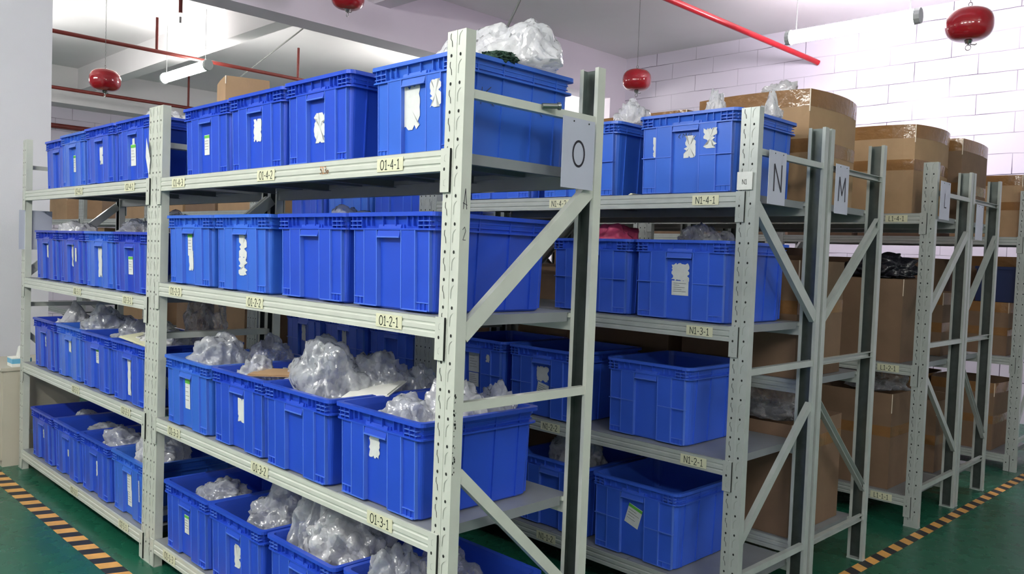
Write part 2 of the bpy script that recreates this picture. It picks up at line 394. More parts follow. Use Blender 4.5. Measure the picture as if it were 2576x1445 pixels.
def brace_mesh(y0, z0, y1, z1, wd, k):
    mb = MB(); d = Vector((0, y1-y0, z1-z0)); L = d.length; d.normalize(); n = Vector((0, -d.z, d.y)); o = Vector((0, y0, z0))
    def b(s0, s1, w0, w1, x0, x1):
        q = [o+d*s0+n*w0, o+d*s1+n*w0, o+d*s1+n*w1, o+d*s0+n*w1]
        mb.hexa([v+Vector((x0, 0, 0)) for v in q]+[v+Vector((x1, 0, 0)) for v in q], k)
    h = wd/2
    b(0, L, -h, h, -0.002, 0); b(0, L, -h, -h+0.002, -0.022, -0.002); b(0, L, h-0.002, h, -0.022, -0.002)
    return mb.mesh('brace')
_brc = {}
def rack(code, xr, yf, B, D, levels, label, paint, flip=False, diag=0, group=None, deckz=None, ends=(1, 1)):
    """bay of shelving; xr = right end of the bay in the world, yf = aisle face; flip = faces +Y"""
    Lr = 2*W+B
    t = thing('storage_rack', label, 'storage rack', (xr-Lr if flip else xr, yf, 0), PI if flip else 0, group)
    for x in (0, -W-B):
        obj('upright', UPM[(paint, 1)], t, (x, 0, 0))
        obj('upright', UPM[(paint, 0)], t, (x-W, D, 0), PI)
    beams = []
    for z in levels:
        b = obj('beam', beam_mesh(B, paint), t, (-W, 0, z-0.003)); beams.append(b)
        obj('beam', beam_mesh(B, paint), t, (-W-B, D, z-0.003), PI)
        obj('shelf_deck', deck_mesh(B-0.004, D-0.006), t, (-W-0.002, 0.003, z))
    for x, e in ((-0.004, ends[0]), (-W-B-W+0.026, ends[1])):
        if not e: continue
        hi = D-0.03; lo = 0.03
        ya, yb = (lo, hi) if diag == 0 else (hi, lo)    # diag 0: upper brace rises towards the back
        for key in ((lo, 1.865, hi, 1.865, 0.024), (ya, 1.215, yb, 1.66, 0.046), (lo, 1.02, hi, 1.02, 0.026),
                    (ya, 0.84, yb, 0.36, 0.032), (lo, 0.22, hi, 0.22, 0.026)):
            kk = (key, paint)
            if kk not in _brc: _brc[kk] = brace_mesh(*key, paint)
            obj('brace', _brc[kk], t, (x, 0, 0))
    return t, beams
def shelf_label(beam, text, xw, xr, k='ink', h=0.026, wd=0.098, paper='cream'):
    mb = MB()
    if paper: mb.box(-wd/2, wd/2, -0.0012, 0, -0.0195, 0.0195, paper)
    add_text(mb, text, (0, -0.0016, 0), (1, 0, 0), (0, 0, 1), h, k, 1.0)
    return obj('shelf_label', mb, beam, (xw-xr, -0.0052, -0.027))

YN, XN = 1.396, 0.088
DO, DN = 0.584, 0.602
BO, BO2, BN = 1.89, 1.90, 1.80
XO2 = -(2*W+BO)
LV_O1 = (0.125, 0.668, 1.262, 1.717); LV_O2 = (0.125, 0.668, 1.19, 1.717)
rO1, bO1 = rack('O1', 0, 0, BO, DO, LV_O1, 'pale grey steel rack bay in the foreground, its front beams labelled O1', 'paint')
rO2, bO2 = rack('O2', XO2, 0, BO2, DO, LV_O2, 'pale grey steel rack bay at the left end of the front row, beside the column', 'paint')
for li, zl, names in ((3, 4, ((-0.31, 'O1-4-1'), (-1.04, 'O1-4-2'), (-1.78, 'O1-4-3'))),
                      (2, 2, ((-0.292, 'O1-2-1'), (-1.10, 'O1-2-2'), (-1.788, 'O1-2-3'))),
                      (1, 3, ((-0.307, 'O1-3-1'), (-1.033, 'O1-3-2'), (-1.773, 'O1-3-3'))),
                      (0, 1, ((-0.31, 'O1-1-1'), (-1.03, 'O1-1-2'), (-1.795, 'O1-1-3')))):
    for x, s in names: shelf_label(bO1[li], s, x, -W, h=0.027, wd=0.14 if 0 else 0.125)
shelf_label(bO1[3], '513a', -0.66, -W, 'orange', 0.022, paper=None)
for li, nn in ((3, ('O2-4-1', 'O2-4-2')), (2, ('O2-3-1', 'O2-3-2')), (1, ('O2-2-1', 'O2-2-2')), (0, ('O2-1-1', 'O2-1-2'))):
    for x, s in zip((-2.32, -3.03), nn): shelf_label(bO2[li], s, x, XO2-W, wd=0.12)
LV_N1 = (0.15, 0.671, 1.193, 1.712)
XN2 = XN-(2*W+BN); XN3 = XN2-(2*W+BN); XN4 = XN3-(2*W+BN); XN5 = XN4-(2*W+1.6)
rN1, bN1 = rack('N1', XN, YN, BN, DN, LV_N1, 'grey rack bay with an N sheet on its end, front beams labelled N1', 'paint2', diag=1)
for li, nn in ((3, ('N1-4-1', 'N1-4-2')), (2, ('N1-3-1', 'N1-3-2')), (1, ('N1-2-1', 'N1-2-2')), (0, ('N1-1-1', 'N1-1-2'))):
    for x, s in zip((-0.125, -0.90), nn): shelf_label(bN1[li], s, x, XN-W, wd=0.12)
rack('N2', XN2, YN, BN, DN, (0.15, 0.671, 1.50), 'second grey rack bay from the right in the row behind the front racks', 'paint2', diag=1)
rack('N3', XN3, YN, BN, DN, (0.15, 0.671, 1.193, 1.69), 'third grey rack bay from the right in the row behind the front racks', 'paint2')
rack('N4', XN4, YN, 1.6, DN, (0.15, 0.671, 1.193, 1.64), 'grey rack bay seen through the left front bay, right of a slim post', 'paint2')
rack('N5', XN5, YN, BN, DN, (0.15, 0.671, 1.193, 1.64), 'leftmost grey rack bay of the second row, holding a brown carton', 'paint2')
YM = 2.642
LV_M = (0.21, 0.93, 1.72)
BK = 'grey rack bay with '
rack('M1', XN, YM, BN, 0.62, LV_M, BK+'an M sheet on its end, behind the N bay', 'paint2', True, diag=1)
rack('M2', XN2, YM, BN, 0.62, LV_M, 'grey rack bay of cartons directly left of the bay with the M sheet', 'paint2', True)
rack('M3', XN3, YM, BN, 0.62, LV_M, 'grey rack bay of cartons far behind the left front bay', 'paint2', True)
YL = 3.366; LV_L = (0.17, 0.905, 1.752)
rL1, bL1 = rack('L1', XN, YL, BN, 0.627, LV_L, BK+'an L sheet on its end, standing across the aisle', 'paint2', diag=0)
for li, s in ((2, 'L1-4-1'), (1, 'L1-2-1'), (0, 'L1-1-1')): shelf_label(bL1[li], s, -0.115, XN-W, wd=0.12)
rack('L2', XN2, YL, BN, 0.627, LV_L, 'grey rack bay directly left of the bay with the L sheet', 'paint2')
rack('L3', XN3, YL, BN, 0.627, LV_L, 'grey rack bay third from the right in the row with the L sheet', 'paint2')
YK = 4.588
rack('K1', XN, YK, BN, 0.575, LV_L, BK+'a blank half-lit sheet on its end', 'paint2', True, diag=1)
rack('K2', XN2, YK, BN, 0.575, LV_L, 'grey rack bay directly left of the bay with the blank sheet', 'paint2', True)
YJ = 5.309; LV_J = (0.12, 0.83, 1.70)
rack('J1', XN+0.01, YJ, BN, 0.6, LV_J, 'grey steel rack bay farthest right, cut by the picture edge', 'paint2', diag=1)
rack('J2', XN2, YJ, BN, 0.6, LV_J, 'grey rack bay next to the farthest right one, near the back wall', 'paint2')

# small marks on the front right upright
mb = MB(); X0 = 0.0006
def inkstroke(mb, pts, wd, k, T):
    for a, b in zip(pts, pts[1:]):
        a = Vector(a); b = Vector(b); d = (b-a)
        if d.length < 1e-6: continue
        n = Vector((-d.y, d.x)).normalized()*wd
        mb.poly([T(a-n), T(b-n), T(b+n), T(a+n)], k)
T = lambda p: Vector((X0, p[0], p[1]))
inkstroke(mb, [(0.010, 1.555), (0.016, 1.61), (0.022, 1.555)], 0.0011, 'dkink', T)
inkstroke(mb, [(0.008, 1.572), (0.024, 1.566)], 0.0009, 'dkink', T)
obj('ink_letter', mb, rO1)
mb = MB(); inkstroke(mb, [(0.010, 1.50), (0.017, 1.508), (0.021, 1.497), (0.012, 1.473), (0.022, 1.473)], 0.0009, 'dkink', T)
obj('ink_digit', mb, rO1)
random.seed(5)
mb = MB()
for i in range(26):
    z = random.uniform(0.84, 1.06); r = random.uniform(0.0012, 0.004); y = random.uniform(0.001, 0.010)
    mb.poly([(X0, y+r*math.cos(a)*0.7, z+r*math.sin(a)*random.uniform(0.7, 1.5)) for a in [2*PI*i/7 for i in range(7)]], 'hole')
obj('paint_chip', mb, rO1)
mb = MB(); mb.poly([(-0.03, -0.004, 0.0), (-0.012, -0.012, -0.09), (0.0, -0.002, -0.17), (0.02, -0.004, -0.10), (0.014, -0.016, -0.03)], 'paper')
obj('paper_scrap', mb, rO2, (-0.055, -0.004, 1.90))
mb = MB(); mb.box(-0.032, 0.032, -0.0012, 0, -0.034, 0.034, 'paper'); add_text(mb, 'N1', (0, -0.0018, -0.004), (1, 0, 0), (0, 0, 1), 0.018, 'ink', 0.9)
obj('post_label', mb, rN1, (-0.044, -0.008, 1.752))

def sign(letter, y0, y1, z0, z1, x, label, h=0.072, m='grey', tilt=0.0, oy=0.0):
    t = thing('row_sign', label, 'sign', (x, (y0+y1)/2, z1), tilt)
    hw = (y1-y0)/2
    mb = MB(); mb.box(0, 0.0022, -hw, hw, z0-z1, 0, m)
    obj('sheet', mb, t)
    if letter:
        mb = MB(); add_text(mb, letter, (0.0032, oy, (z0-z1)/2), (0, 1, 0), (0, 0, 1), h, 'dkink', 1.15, 0.045)
        obj('letter', mb, t)
    mb = MB()
    for y in (-hw*0.35, hw*0.6):
        mb.tube([(0.0024, y, -0.010), (0.0034, y, -0.010)], 0.0025, 'hole', 8)
    obj('tack', mb, t)
    return t
M['signw'] = mat('sign_sheet', srgb(176, 180, 196), 0.35, 0, 0.02, 10)
sign('O', 0.377, 0.527, 1.645, 1.855, 0.012, 'grey-white sheet with a large letter O, on the end of the foreground rack', 0.075, 'signw', 0.02)
sign('N', YN+0.066, YN+0.212, 1.67, 1.876, XN+0.01, 'white sheet with a letter N, hung on a rack end', 0.1, 'signw', 0.03, 0.003)
sign('M', 2.053, 2.198, 1.67, 1.884, XN+0.01, 'white sheet with a letter M, hung on a rack end', 0.1, 'signw', 0.03)
sign('L', 3.385, 3.56, 1.72, 1.93, XN+0.01, 'white sheet with a letter L, hung on a rack end', 0.075, 'signw', 0.03, 0.004)
sign('', 4.036, 4.19, 1.632, 1.846, XN+0.01, 'blank white sheet hung on a rack end, right of the L sheet', 0.07, 'signw', 0.03)
sign('', -0.032, 0.15, 1.36, 1.60, -4.029, 'plain grey sheet on the far left post of the front rack', 0.07, 'signw', 0.0)

# bolt on O rack brace
mb = MB(); mb.tube([(0.0, 0.30, 1.872), (0.02, 0.345, 1.876)], 0.008, 'metal', 10); mb.tube([(0.02, 0.345, 1.876), (0.024, 0.352, 1.877)], 0.012, 'metal', 6)
obj('bolt', mb, rO1)

# ------------------------------------------------------------------ crates
def rrect(hw, hd, r, z, n=4, cy=0.0):
    pts = []
    for cx_, cy_, a0 in ((hw-r, hd-r, 0), (-hw+r, hd-r, PI/2), (-hw+r, -hd+r, PI), (hw-r, -hd+r, 3*PI/2)):
        for i in range(n+1):
            a = a0+PI/2*i/n; pts.append((cx_+r*math.cos(a), cy+cy_+r*math.sin(a), z))
    return pts
def crate_mesh(Wd, Dp, Hh, style, k):
    """origin: bottom centre of the front face plane (front rim at y=0), body goes to +y"""
    mb = MB(); cy = Dp/2
    hw, hd = Wd/2, Dp/2; r = 0.022 if style == 'o' else 0.04
    ins = lambda z: 0.027-0.010*(z/Hh)
    zb = Hh-0.052
    seq = [(0.033, 0.0), (ins(0), 0.006), (ins(zb), zb), (0.004, zb), (0.004, zb+0.005), (ins(zb)+0.001, zb+0.005), (ins(Hh)-0.004, Hh-0.012), (0.0, Hh-0.012), (0.0, Hh)]
    rings = [rrect(hw-i, hd-i, max(r-i*0.3, 0.008), z, 4, cy) for i, z in seq]
    mb.loft(rings, k, cap0=True)
    inn = [(0.0, Hh), (0.018, Hh), (0.021, Hh-0.02), (0.036, 0.012)]
    rings = [rrect(hw-i, hd-i, max(r-i*0.3, 0.008), z, 4, cy) for i, z in inn]
    mb.loft(rings, k); mb.add(rings[-1], [tuple(range(len(rings[-1])))], k)
    def fy(z): return ins(z)                       # y of the front face
    def slab(x0, x1, z0, z1, th, kk=k):
        a, b = fy(z0), fy(z1)
        mb.hexa([(x0, a-th, z0), (x1, a-th, z0), (x1, a+0.003, z0), (x0, a+0.003, z0),
                 (x0, b-th, z1), (x1, b-th, z1), (x1, b+0.003, z1), (x0, b+0.003, z1)], kk)
    def bslab(x0, x1, z0, z1, th):
        a, b = Dp-fy(z0), Dp-fy(z1)
        mb.hexa([(x0, a-0.003, z0), (x1, a-0.003, z0), (x1, a+th, z0), (x0, a+th, z0),
                 (x0, b-0.003, z1), (x1, b-0.003, z1), (x1, b+th, z1), (x0, b+th, z1)], k)
    def sslab(s, y0, y1, z0, z1, th):
        a, b = hw-ins(z0), hw-ins(z1)
        q = [(s*(a-0.003), y0, z0), (s*(a+th), y0, z0), (s*(a+th), y1, z0), (s*(a-0.003), y1, z0),
             (s*(b-0.003), y0, z1), (s*(b+th), y0, z1), (s*(b+th), y1, z1), (s*(b-0.003), y1, z1)]
        mb.hexa(q, k)
    c = 0.135*Wd
    for s in (-1, 1):
        m_ = s*(c+(hw-0.03-c)*0.52)
        xa = sorted((s*c, m_)); xb = sorted((m_, s*(hw-0.034)))
        slab(xa[0], xa[1], 0.008, zb, 0.013); slab(xb[0], xb[1], 0.008, zb, 0.007)
        bslab(xa[0], xa[1], 0.008, zb, 0.013); bslab(xb[0], xb[1], 0.008, zb, 0.007)
        for q, th in ((s*c, 0.0145), (m_, 0.0145), (s*(hw-0.034), 0.0095)):
            slab(*(sorted((q+s*0.0007, q-s*0.003)) if q != s*c else sorted((q-s*0.0007, q+s*0.003))), 0.006, zb+0.0005, th, 'rib')
        e = s*(hw-0.034)
        a, b = sorted((m_, e)); slab(a, b, 0.028, 0.0305, 0.0105, 'rib')
        for q in (0.33, 0.66): slab(a+(b-a)*q-0.0012, a+(b-a)*q+0.0012, 0.008, 0.028, 0.0105)
        slab(*sorted((s*(c+0.004), e-s*0.004)), 0.005, 0.0085, 0.0142, 'rib')
        for zz in (Hh-0.027, Hh-0.040):
            slab(*sorted((s*(hw-0.08), s*(hw-0.022))), zz, zz+0.0025, 0.013, 'rib')
        for q in (0.03, 0.055, 0.08): slab(s*(hw-q)-0.0012, s*(hw-q)+0.0012, zb, Hh-0.012, 0.013)
    for q in (-0.26, -0.2, -0.07, 0.07, 0.2, 0.26):
        slab(q*Wd-0.0015, q*Wd+0.0015, Hh-0.04, Hh-0.012, 0.012)
    slab(-c-0.004, c+0.004, zb, Hh-0.036, 0.004)
    if style == 'n':
        for s in (-1, 1): slab(*sorted((s*c, s*(hw-0.03))), Hh*0.46, Hh*0.46+0.0035, 0.0155, 'rib')
    for s in (-1, 1):
        for q in (0.16, 0.37, 0.63, 0.84):
            sslab(s, Dp*q-0.002, Dp*q+0.002, 0.006, Hh-0.012, 0.005)
        for zz in (Hh-0.026, Hh-0.039): sslab(s, 0.024, Dp-0.024, zz, zz+0.003, 0.004)
    return mb.mesh('body')
def handle_mesh(Wd, Hh, k):
    mb = MB(); c = 0.125*Wd; z1 = Hh-0.036; z0 = Hh-0.074; f = 0.027-0.010*(z1/Hh)-0.007
    q0 = [(-c, f-0.004, z0), (c, f-0.004, z0), (c, f+0.002, z0), (-c, f+0.002, z0)]
    mb.hexa([(-c, f-0.009, z0), (c, f-0.009, z0), (c, f+0.004, z0), (-c, f+0.004, z0), (-c, f-0.001, z1), (c, f-0.001, z1), (c, f+0.004, z1), (-c, f+0.004, z1)], k)
    mb.box(-c, c, f-0.0105, f-0.006, z0-0.001, z0+0.003, 'rib')
    return mb.mesh('handle')
SIZES = {'o': (0.436, 0.49, 0.287), 'n': (0.474, 0.51, 0.33)}
_cm = {}
def crate_parts(st, k):
    if (st, k) not in _cm:
        Wd, Dp, Hh = SIZES[st]
        _cm[(st, k)] = (crate_mesh(Wd, Dp, Hh, 'o' if st == 'o' else 'n', k), handle_mesh(Wd, Hh, k))
    return _cm[(st, k)]
def label_mesh(w_, h_, kind, seed):
    rnd = random.Random(seed); mb = MB(); th = 0.0006
    def sheet(x0, x1, z0, z1, k, y=0.0):
        mb.box(x0, x1, y-th, y, z0, z1, k)
    if kind == 'label':
        sheet(-w_/2, w_/2, -h_/2, h_/2, 'paper'); sheet(-w_/2, w_/2, h_*0.34, h_*0.48, 'green', -th)
        for i in range(4):
            z = h_*(0.2-0.14*i); sheet(-w_*0.4, w_*rnd.uniform(0.1, 0.4), z, z+0.0012, 'ink', -th)
    elif kind == 'plain':
        sheet(-w_/2, w_/2, -h_/2, h_/2, 'paper')
        for i in range(5):
            z = h_*(0.32-0.14*i); sheet(-w_*0.4, w_*rnd.uniform(-0.1, 0.4), z, z+0.0012, 'ink', -th)
    else:
        pts = []; n = 40
        for i in range(n):
            t = i/n*4; s = int(t); f = t-s
            p = [(-1+2*f, 1), (1, 1-2*f), (1-2*f, -1), (-1, -1+2*f)][s]
            j = 1-rnd.uniform(0, 0.25 if kind == 'torn' else 0.75)*(rnd.random() < (0.4 if kind == 'torn' else 0.5))
            pts.append((p[0]*j*w_/2, p[1]*(1-rnd.uniform(0, 0.25)*(rnd.random() < 0.4))*h_/2))
        c0 = (0, 0)
        vs = [(0, -th, 0)]+[(x, -th, z) for x, z in pts]
        mb.add(vs, [(0, (i+1) % n+1, i+1) for i in range(n)], 'paper')
    return mb.mesh('paper_label')
NCR = 0; CRATES = []
def crate(x, y, z, st, k, label, stickers=(), rz=0.0, group=None, sx=1.0, marks=None):
    global NCR; NCR += 1
    Wd, Dp, Hh = SIZES[st]
    t = thing('storage_crate', label, 'crate', (x, y, z+0.0015), rz, group)
    t.scale = (sx, 1, 1); CRATES.append((x, y, z, Wd*sx, Dp, Hh))
    b, h = crate_parts(st, k)
    obj('body', b, t); obj('handle', h, t)
    for i, (u, v, w_, h_, kind, *rr) in enumerate(stickers):
        zz = v*Hh; off = 0.0 if abs(u) < 0.13 else (0.0135 if abs(u) < 0.27 else 0.0075)
        f = 0.027-0.010*(zz/Hh)-off-0.0012
        o = obj('paper_label', label_mesh(w_, h_, kind, NCR*10+i), t, (u*Wd, f, zz))
        o.rotation_euler = (0.034, rr[0] if rr else 0.0, 0)
    if marks:
        for mk in marks(): obj('ink_mark', mk, t)
    return t

ORD = ('first', 'second', 'third', 'fourth')
LVN = {3: 'top', 2: 'upper middle', 1: 'lower middle', 0: 'bottom'}
def clab(bay, lv, i, look): return '%s, %s from left, %s shelf, %s' % (look, ORD[i], LVN[lv], bay)
def row(bay, lv, z, items, st='o'):
    n = len(items)
    for i, (xl, y, k, look, stk, *rest) in enumerate(items):
        kw = rest[0] if rest else {}
        crate(xl+SIZES[st][0]/2*kw.get('sx', 1), y, z, st, k, clab(bay, lv, i, look), stk, **kw)
FB = 'foreground bay'; LB = 'left bay'
c4marks = lambda mb: None
def side_scrawl():
    x = SIZES['o'][0]/2-0.0185
    T = lambda p: Vector((x+0.0008, p[0], p[1]))
    for st in ([[(0.10, 0.20), (0.096, 0.15)], [(0.135, 0.205), (0.10, 0.175), (0.15, 0.152)]], [[(0.225, 0.168), (0.255, 0.166)]], [[(0.33, 0.185), (0.335, 0.165), (0.355, 0.15)]]):
        mb = MB()
        for q in st: inkstroke(mb, q, 0.0012, 'dkink', T)
        yield mb
row(FB, 3, 1.717, [
    (-1.885, 0.046, 'blue', 'blue crate with a green-headed label', [(-0.02, 0.44, 0.045, 0.082, 'label')]),
    (-1.445, 0.036, 'blue', 'blue crate with a ragged white sticker remnant', [(0.0, 0.52, 0.06, 0.085, 'torn')]),
    (-0.995, 0.026, 'blue', 'glossy blue crate with a star-shaped torn sticker', [(0.02, 0.42, 0.08, 0.10, 'shred')], {'sx': 0.955}),
    (-0.535, 0.07, 'lblue', 'bright blue crate topped by a big clear bag', [(-0.06, 0.52, 0.085, 0.13, 'torn'), (0.24, 0.62, 0.05, 0.08, 'shred')], {'marks': side_scrawl})])
row(FB, 2, 1.262, [
    (-1.90, -0.008, 'lblue', 'light blue crate with two stacked paper labels', [(-0.02, 0.58, 0.042, 0.09, 'label'), (0.0, 0.36, 0.042, 0.085, 'torn')]),
    (-1.45, -0.008, 'lblue', 'light blue crate with peeled white sticker remnants', [(0.0, 0.58, 0.06, 0.09, 'shred'), (0.0, 0.33, 0.07, 0.07, 'shred')]),
    (-0.99, 0.008, 'blue', 'unlabelled royal blue crate holding a dark bag', []),
    (-0.55, 0.008, 'blue', 'unlabelled royal blue crate beside the front post', [])])
row(FB, 1, 0.668, [
    (-1.89, -0.010, 'lblue', 'blue crate with a tall green-banded label', [(-0.02, 0.50, 0.045, 0.125, 'label')]),
    (-1.445, -0.008, 'blue', 'blue crate with a torn white sticker', [(0.03, 0.52, 0.055, 0.09, 'torn')]),
    (-1.015, -0.018, 'blue', 'plain blue crate heaped with clear bags', []),
    (-0.566, -0.006, 'blue', 'blue crate with a small dripping white sticker', [(-0.05, 0.62, 0.055, 0.075, 'torn')])])
row(FB, 0, 0.125, [
    (-1.885, -0.004, 'blue', 'blue crate with a small white label', [(-0.02, 0.48, 0.042, 0.078, 'label')]),
    (-1.448, -0.006, 'blue', 'blue crate with scratched sticker remnants', [(0.02, 0.47, 0.05, 0.09, 'shred')]),
    (-0.998, 0.004, 'blue', 'blue crate overflowing with white bags', [(0.0, 0.5, 0.05, 0.08, 'torn')]),
    (-0.555, 0.03, 'blue', 'blue crate cut by the bottom picture edge', [])])
row(LB, 3, 1.717, [
    (-3.85, 0.05, 'blue', 'blue crate without a label', []),
    (-3.442, 0.014, 'lblue', 'blue crate with a narrow green and white label', [(-0.02, 0.44, 0.035, 0.09, 'label')]),
    (-3.0, 0.002, 'blue', 'blue crate with a pointed white sticker', [(0.0, 0.5, 0.05, 0.09, 'shred')]),
    (-2.56, 0.004, 'blue', 'blue crate with a green-topped torn label', [(-0.05, 0.42, 0.06, 0.10, 'label'), (-0.04, 0.64, 0.03, 0.03, 'torn')])])
row(LB, 2, 1.19, [
    (-3.88, 0.01, 'dblue', 'deep blue crate with a short white strip', [(-0.02, 0.58, 0.03, 0.075, 'torn')]),
    (-3.442, 0.012, 'dblue', 'deep blue crate with two thin white strips', [(-0.02, 0.55, 0.03, 0.13, 'shred'), (0.2, 0.55, 0.025, 0.075, 'torn')]),
    (-3.004, 0.01, 'lblue', 'light blue crate with a long tapered label', [(-0.03, 0.45, 0.055, 0.15, 'torn')]),
    (-2.566, 0.002, 'dblue', 'deep blue crate with a square green-headed label', [(-0.04, 0.45, 0.055, 0.085, 'label')])])
row(LB, 1, 0.668, [
    (-3.88, 0.006, 'dblue', 'deep blue crate with a tiny white mark', [(-0.02, 0.55, 0.02, 0.06, 'shred')]),
    (-3.442, 0.008, 'lblue', 'light blue crate with a white tag', [(-0.03, 0.62, 0.04, 0.075, 'torn')]),
    (-3.004, 0.002, 'blue', 'blue crate with a small green-edged label', [(0.0, 0.6, 0.04, 0.07, 'label')]),
    (-2.566, 0.002, 'blue', 'blue crate with a long narrow white label', [(-0.02, 0.42, 0.04, 0.17, 'torn')])])
row(LB, 0, 0.125, [
    (-3.88, 0.0, 'dblue', 'deep blue crate with a faint white tick', [(0.0, 0.55, 0.02, 0.05, 'shred')]),
    (-3.442, 0.002, 'blue', 'blue crate holding flat clear bags', [(0.0, 0.45, 0.02, 0.04, 'torn')]),
    (-3.004, 0.004, 'blue', 'blue crate with a white tag at mid height', [(0.05, 0.48, 0.045, 0.08, 'torn')]),
    (-2.566, 0.012, 'lblue', 'light blue crate with three white labels', [(-0.02, 0.55, 0.05, 0.09, 'plain'), (-0.01, 0.3, 0.05, 0.08, 'plain'), (0.27, 0.52, 0.035, 0.1, 'plain')])])
# N row
def scrib():
    T = lambda p: Vector((p[0], 0.0186, p[1]))
    for pts in ([(-0.03, 0.245), (-0.04, 0.235), (-0.03, 0.228)], [(-0.02, 0.23), (-0.018, 0.246), (-0.008, 0.235), (-0.004, 0.247), (0.0, 0.232)],
                [(0.012, 0.247), (0.006, 0.238), (0.018, 0.237)], [(0.018, 0.248), (0.02, 0.222)]):
        mb = MB(); inkstroke(mb, pts, 0.001, 'ink', T); yield mb
NB = 'N-sheet bay'
def ncr(xl, y, z, k, label, stk=(), sx=1.0, **kw): crate(xl+SIZES['n'][0]*sx/2, y, z, 'n', k, label, stk, sx=sx, **kw)
ncr(-0.497, YN+0.02, 1.712, 'lblue', 'large bright blue crate with three torn stickers, top shelf of the '+NB,
    [(-0.27, 0.60, 0.055, 0.085, 'torn'), (0.03, 0.58, 0.055, 0.09, 'shred'), (0.24, 0.66, 0.06, 0.08, 'shred')], marks=scrib, sx=1.03)
ncr(-1.075, YN+0.03, 1.712, 'lblue', 'large bright blue crate left of the crate with three torn stickers, top shelf')
ncr(-1.58, YN+0.02, 1.712, 'nblue', 'large blue crate mostly hidden behind the foreground rack, top shelf of the '+NB)
ncr(-0.495, YN+0.02, 1.193, 'nblue', 'large blue crate with two white labels in its panel, on the '+NB,
    [(0.0, 0.60, 0.085, 0.075, 'torn'), (0.0, 0.40, 0.08, 0.06, 'plain')], sx=1.01)
ncr(-0.972, YN+0.02, 1.193, 'nblue', 'large plain blue crate holding pink wrapped goods, on the '+NB)
ncr(-0.625, YN+0.03, 0.671, 'nblue', 'large unlabelled blue crate with a shiny grip, lower middle shelf of the '+NB, sx=0.94)
ncr(-1.215, YN+0.0, 0.671, 'nblue', 'large blue crate with two pale labels, seen between the foreground rack posts',
    [(0.0, 0.62, 0.08, 0.075, 'torn'), (0.0, 0.38, 0.075, 0.07, 'plain', 0.2)], sx=0.98)
ncr(-1.70, YN+0.0, 0.671, 'nblue', 'large blue crate with pale labels, seen just right of the foreground post',
    [(0.0, 0.62, 0.08, 0.1, 'plain'), (0.0, 0.35, 0.075, 0.07, 'plain'), (0.25, 0.72, 0.03, 0.04, 'shred')], sx=0.98)
ncr(-0.665, YN+0.01, 0.15, 'nblue', 'large blue crate with a slanted white tag, bottom shelf of the '+NB,
    [(0.0, 0.55, 0.075, 0.09, 'label', 0.3)], sx=0.99)
ncr(-1.16, YN+0.02, 0.15, 'nblue', 'large blue crate topped by a shiny clear bag, bottom shelf of the '+NB)
for i, (xl, k) in enumerate(((-3.38, 'blue'), (-2.93, 'lblue'), (-2.43, 'blue'))):
    ncr(xl, YN+0.02, 1.50, k, '%s crate seen under the top shelf of the foreground bay, %s of three' % (('blue', 'bright blue', 'royal blue')[i], ('left', 'middle', 'right')[i]), sx=0.9 if i == 0 else 1.03)
for i, xl in enumerate((-3.40, -2.92, -2.43)):
    ncr(xl, YN+0.02, 0.671, 'nblue', 'blue crate seen beyond the clear bags of the foreground bay, %s of three' % (('left', 'middle', 'right')[i]),
        [(-0.02, 0.6, 0.05, 0.11, 'torn')] if i < 2 else ())
for i, xl in enumerate((-3.40, -2.92, -2.43)):
    ncr(xl, YN+0.02, 0.15, 'nblue', 'blue crate low behind the foreground bay, bottom shelf, %s of three' % (('left', 'middle', 'right')[i]))

# ------------------------------------------------------------------ plastic bags
def bag_mesh(rx, ry, rz, seed, k, peak=0.0, flat=False, sub=5, crump=1.0):
    import bmesh
    bm = bmesh.new(); bmesh.ops.create_icosphere(bm, subdivisions=sub, radius=1.0)
    off = Vector((seed*3.17, seed*1.31, seed*2.03))
    for v in bm.verts:
        p = v.co.copy(); q = p*1.5+off
        d = 0.22*noise.noise(q)-0.05
        d += crump*(0.34*abs(noise.noise(q*1.3))**0.7+0.15*(1-abs(noise.noise(q*1.3+off))*2.2)**2+0.035*(1-abs(noise.noise(q*3.6))*2.2)**2+0.014*(1-abs(noise.noise(q*9.1))*2.2)**2-0.22)
        s = 1+d
        x, y, z = p.x*s, p.y*s, p.z*s
        if z < -0.25: z = -0.25+(z+0.25)*0.25
        if peak:
            a = max(0, z)
            z += peak*max(0, 1-3.2*((x-0.15)**2+(y+0.1)**2))**1.5
        v.co = Vector((x*rx, y*ry, z*rz))
    mn = min(v.co.z for v in bm.verts)
    for v in bm.verts: v.co.z -= mn
    me = bpy.data.meshes.new('plastic_bag'); bm.to_mesh(me); bm.free()
    me.materials.append(M[k])
    me.polygons.foreach_set('use_smooth', [True]*len(me.polygons)); me.update()
    return me
NBAG = 0
def bag(x, y, z, rx, ry, rz_, k, label, peak=0.0, rot=0.0, crump=1.0, group=None, seed=None):
    global NBAG; NBAG += 1
    me = bag_mesh(rx, ry, rz_, seed or NBAG, k, peak, crump=crump)
    for (cx_, cy_, cz_, Wd, Dp, Hh) in CRATES:
        if abs(x-cx_) < Wd/2 and cy_ < y < cy_+Dp and cz_ < z < cz_+Hh+0.02:
            fl = cz_+0.018; hb = max(v.co.z for v in me.vertices)*0.15
            for v in me.vertices:
                p = v.co
                if p.z < hb: p.z = (fl-z)+(p.z/hb)*(z+hb-fl)
                if p.z+z < cz_+Hh+0.015:
                    p.x = min(max(p.x, cx_-Wd/2+0.03-x), cx_+Wd/2-0.03-x); p.y = min(max(p.y, cy_+0.03-y), cy_+Dp-0.03-y)
            me.update(); rot = 0.0
            break
    o = obj('plastic_bag', me, None, (x, y, z), rot)
    return tag(o, label, 'plastic bag', group)
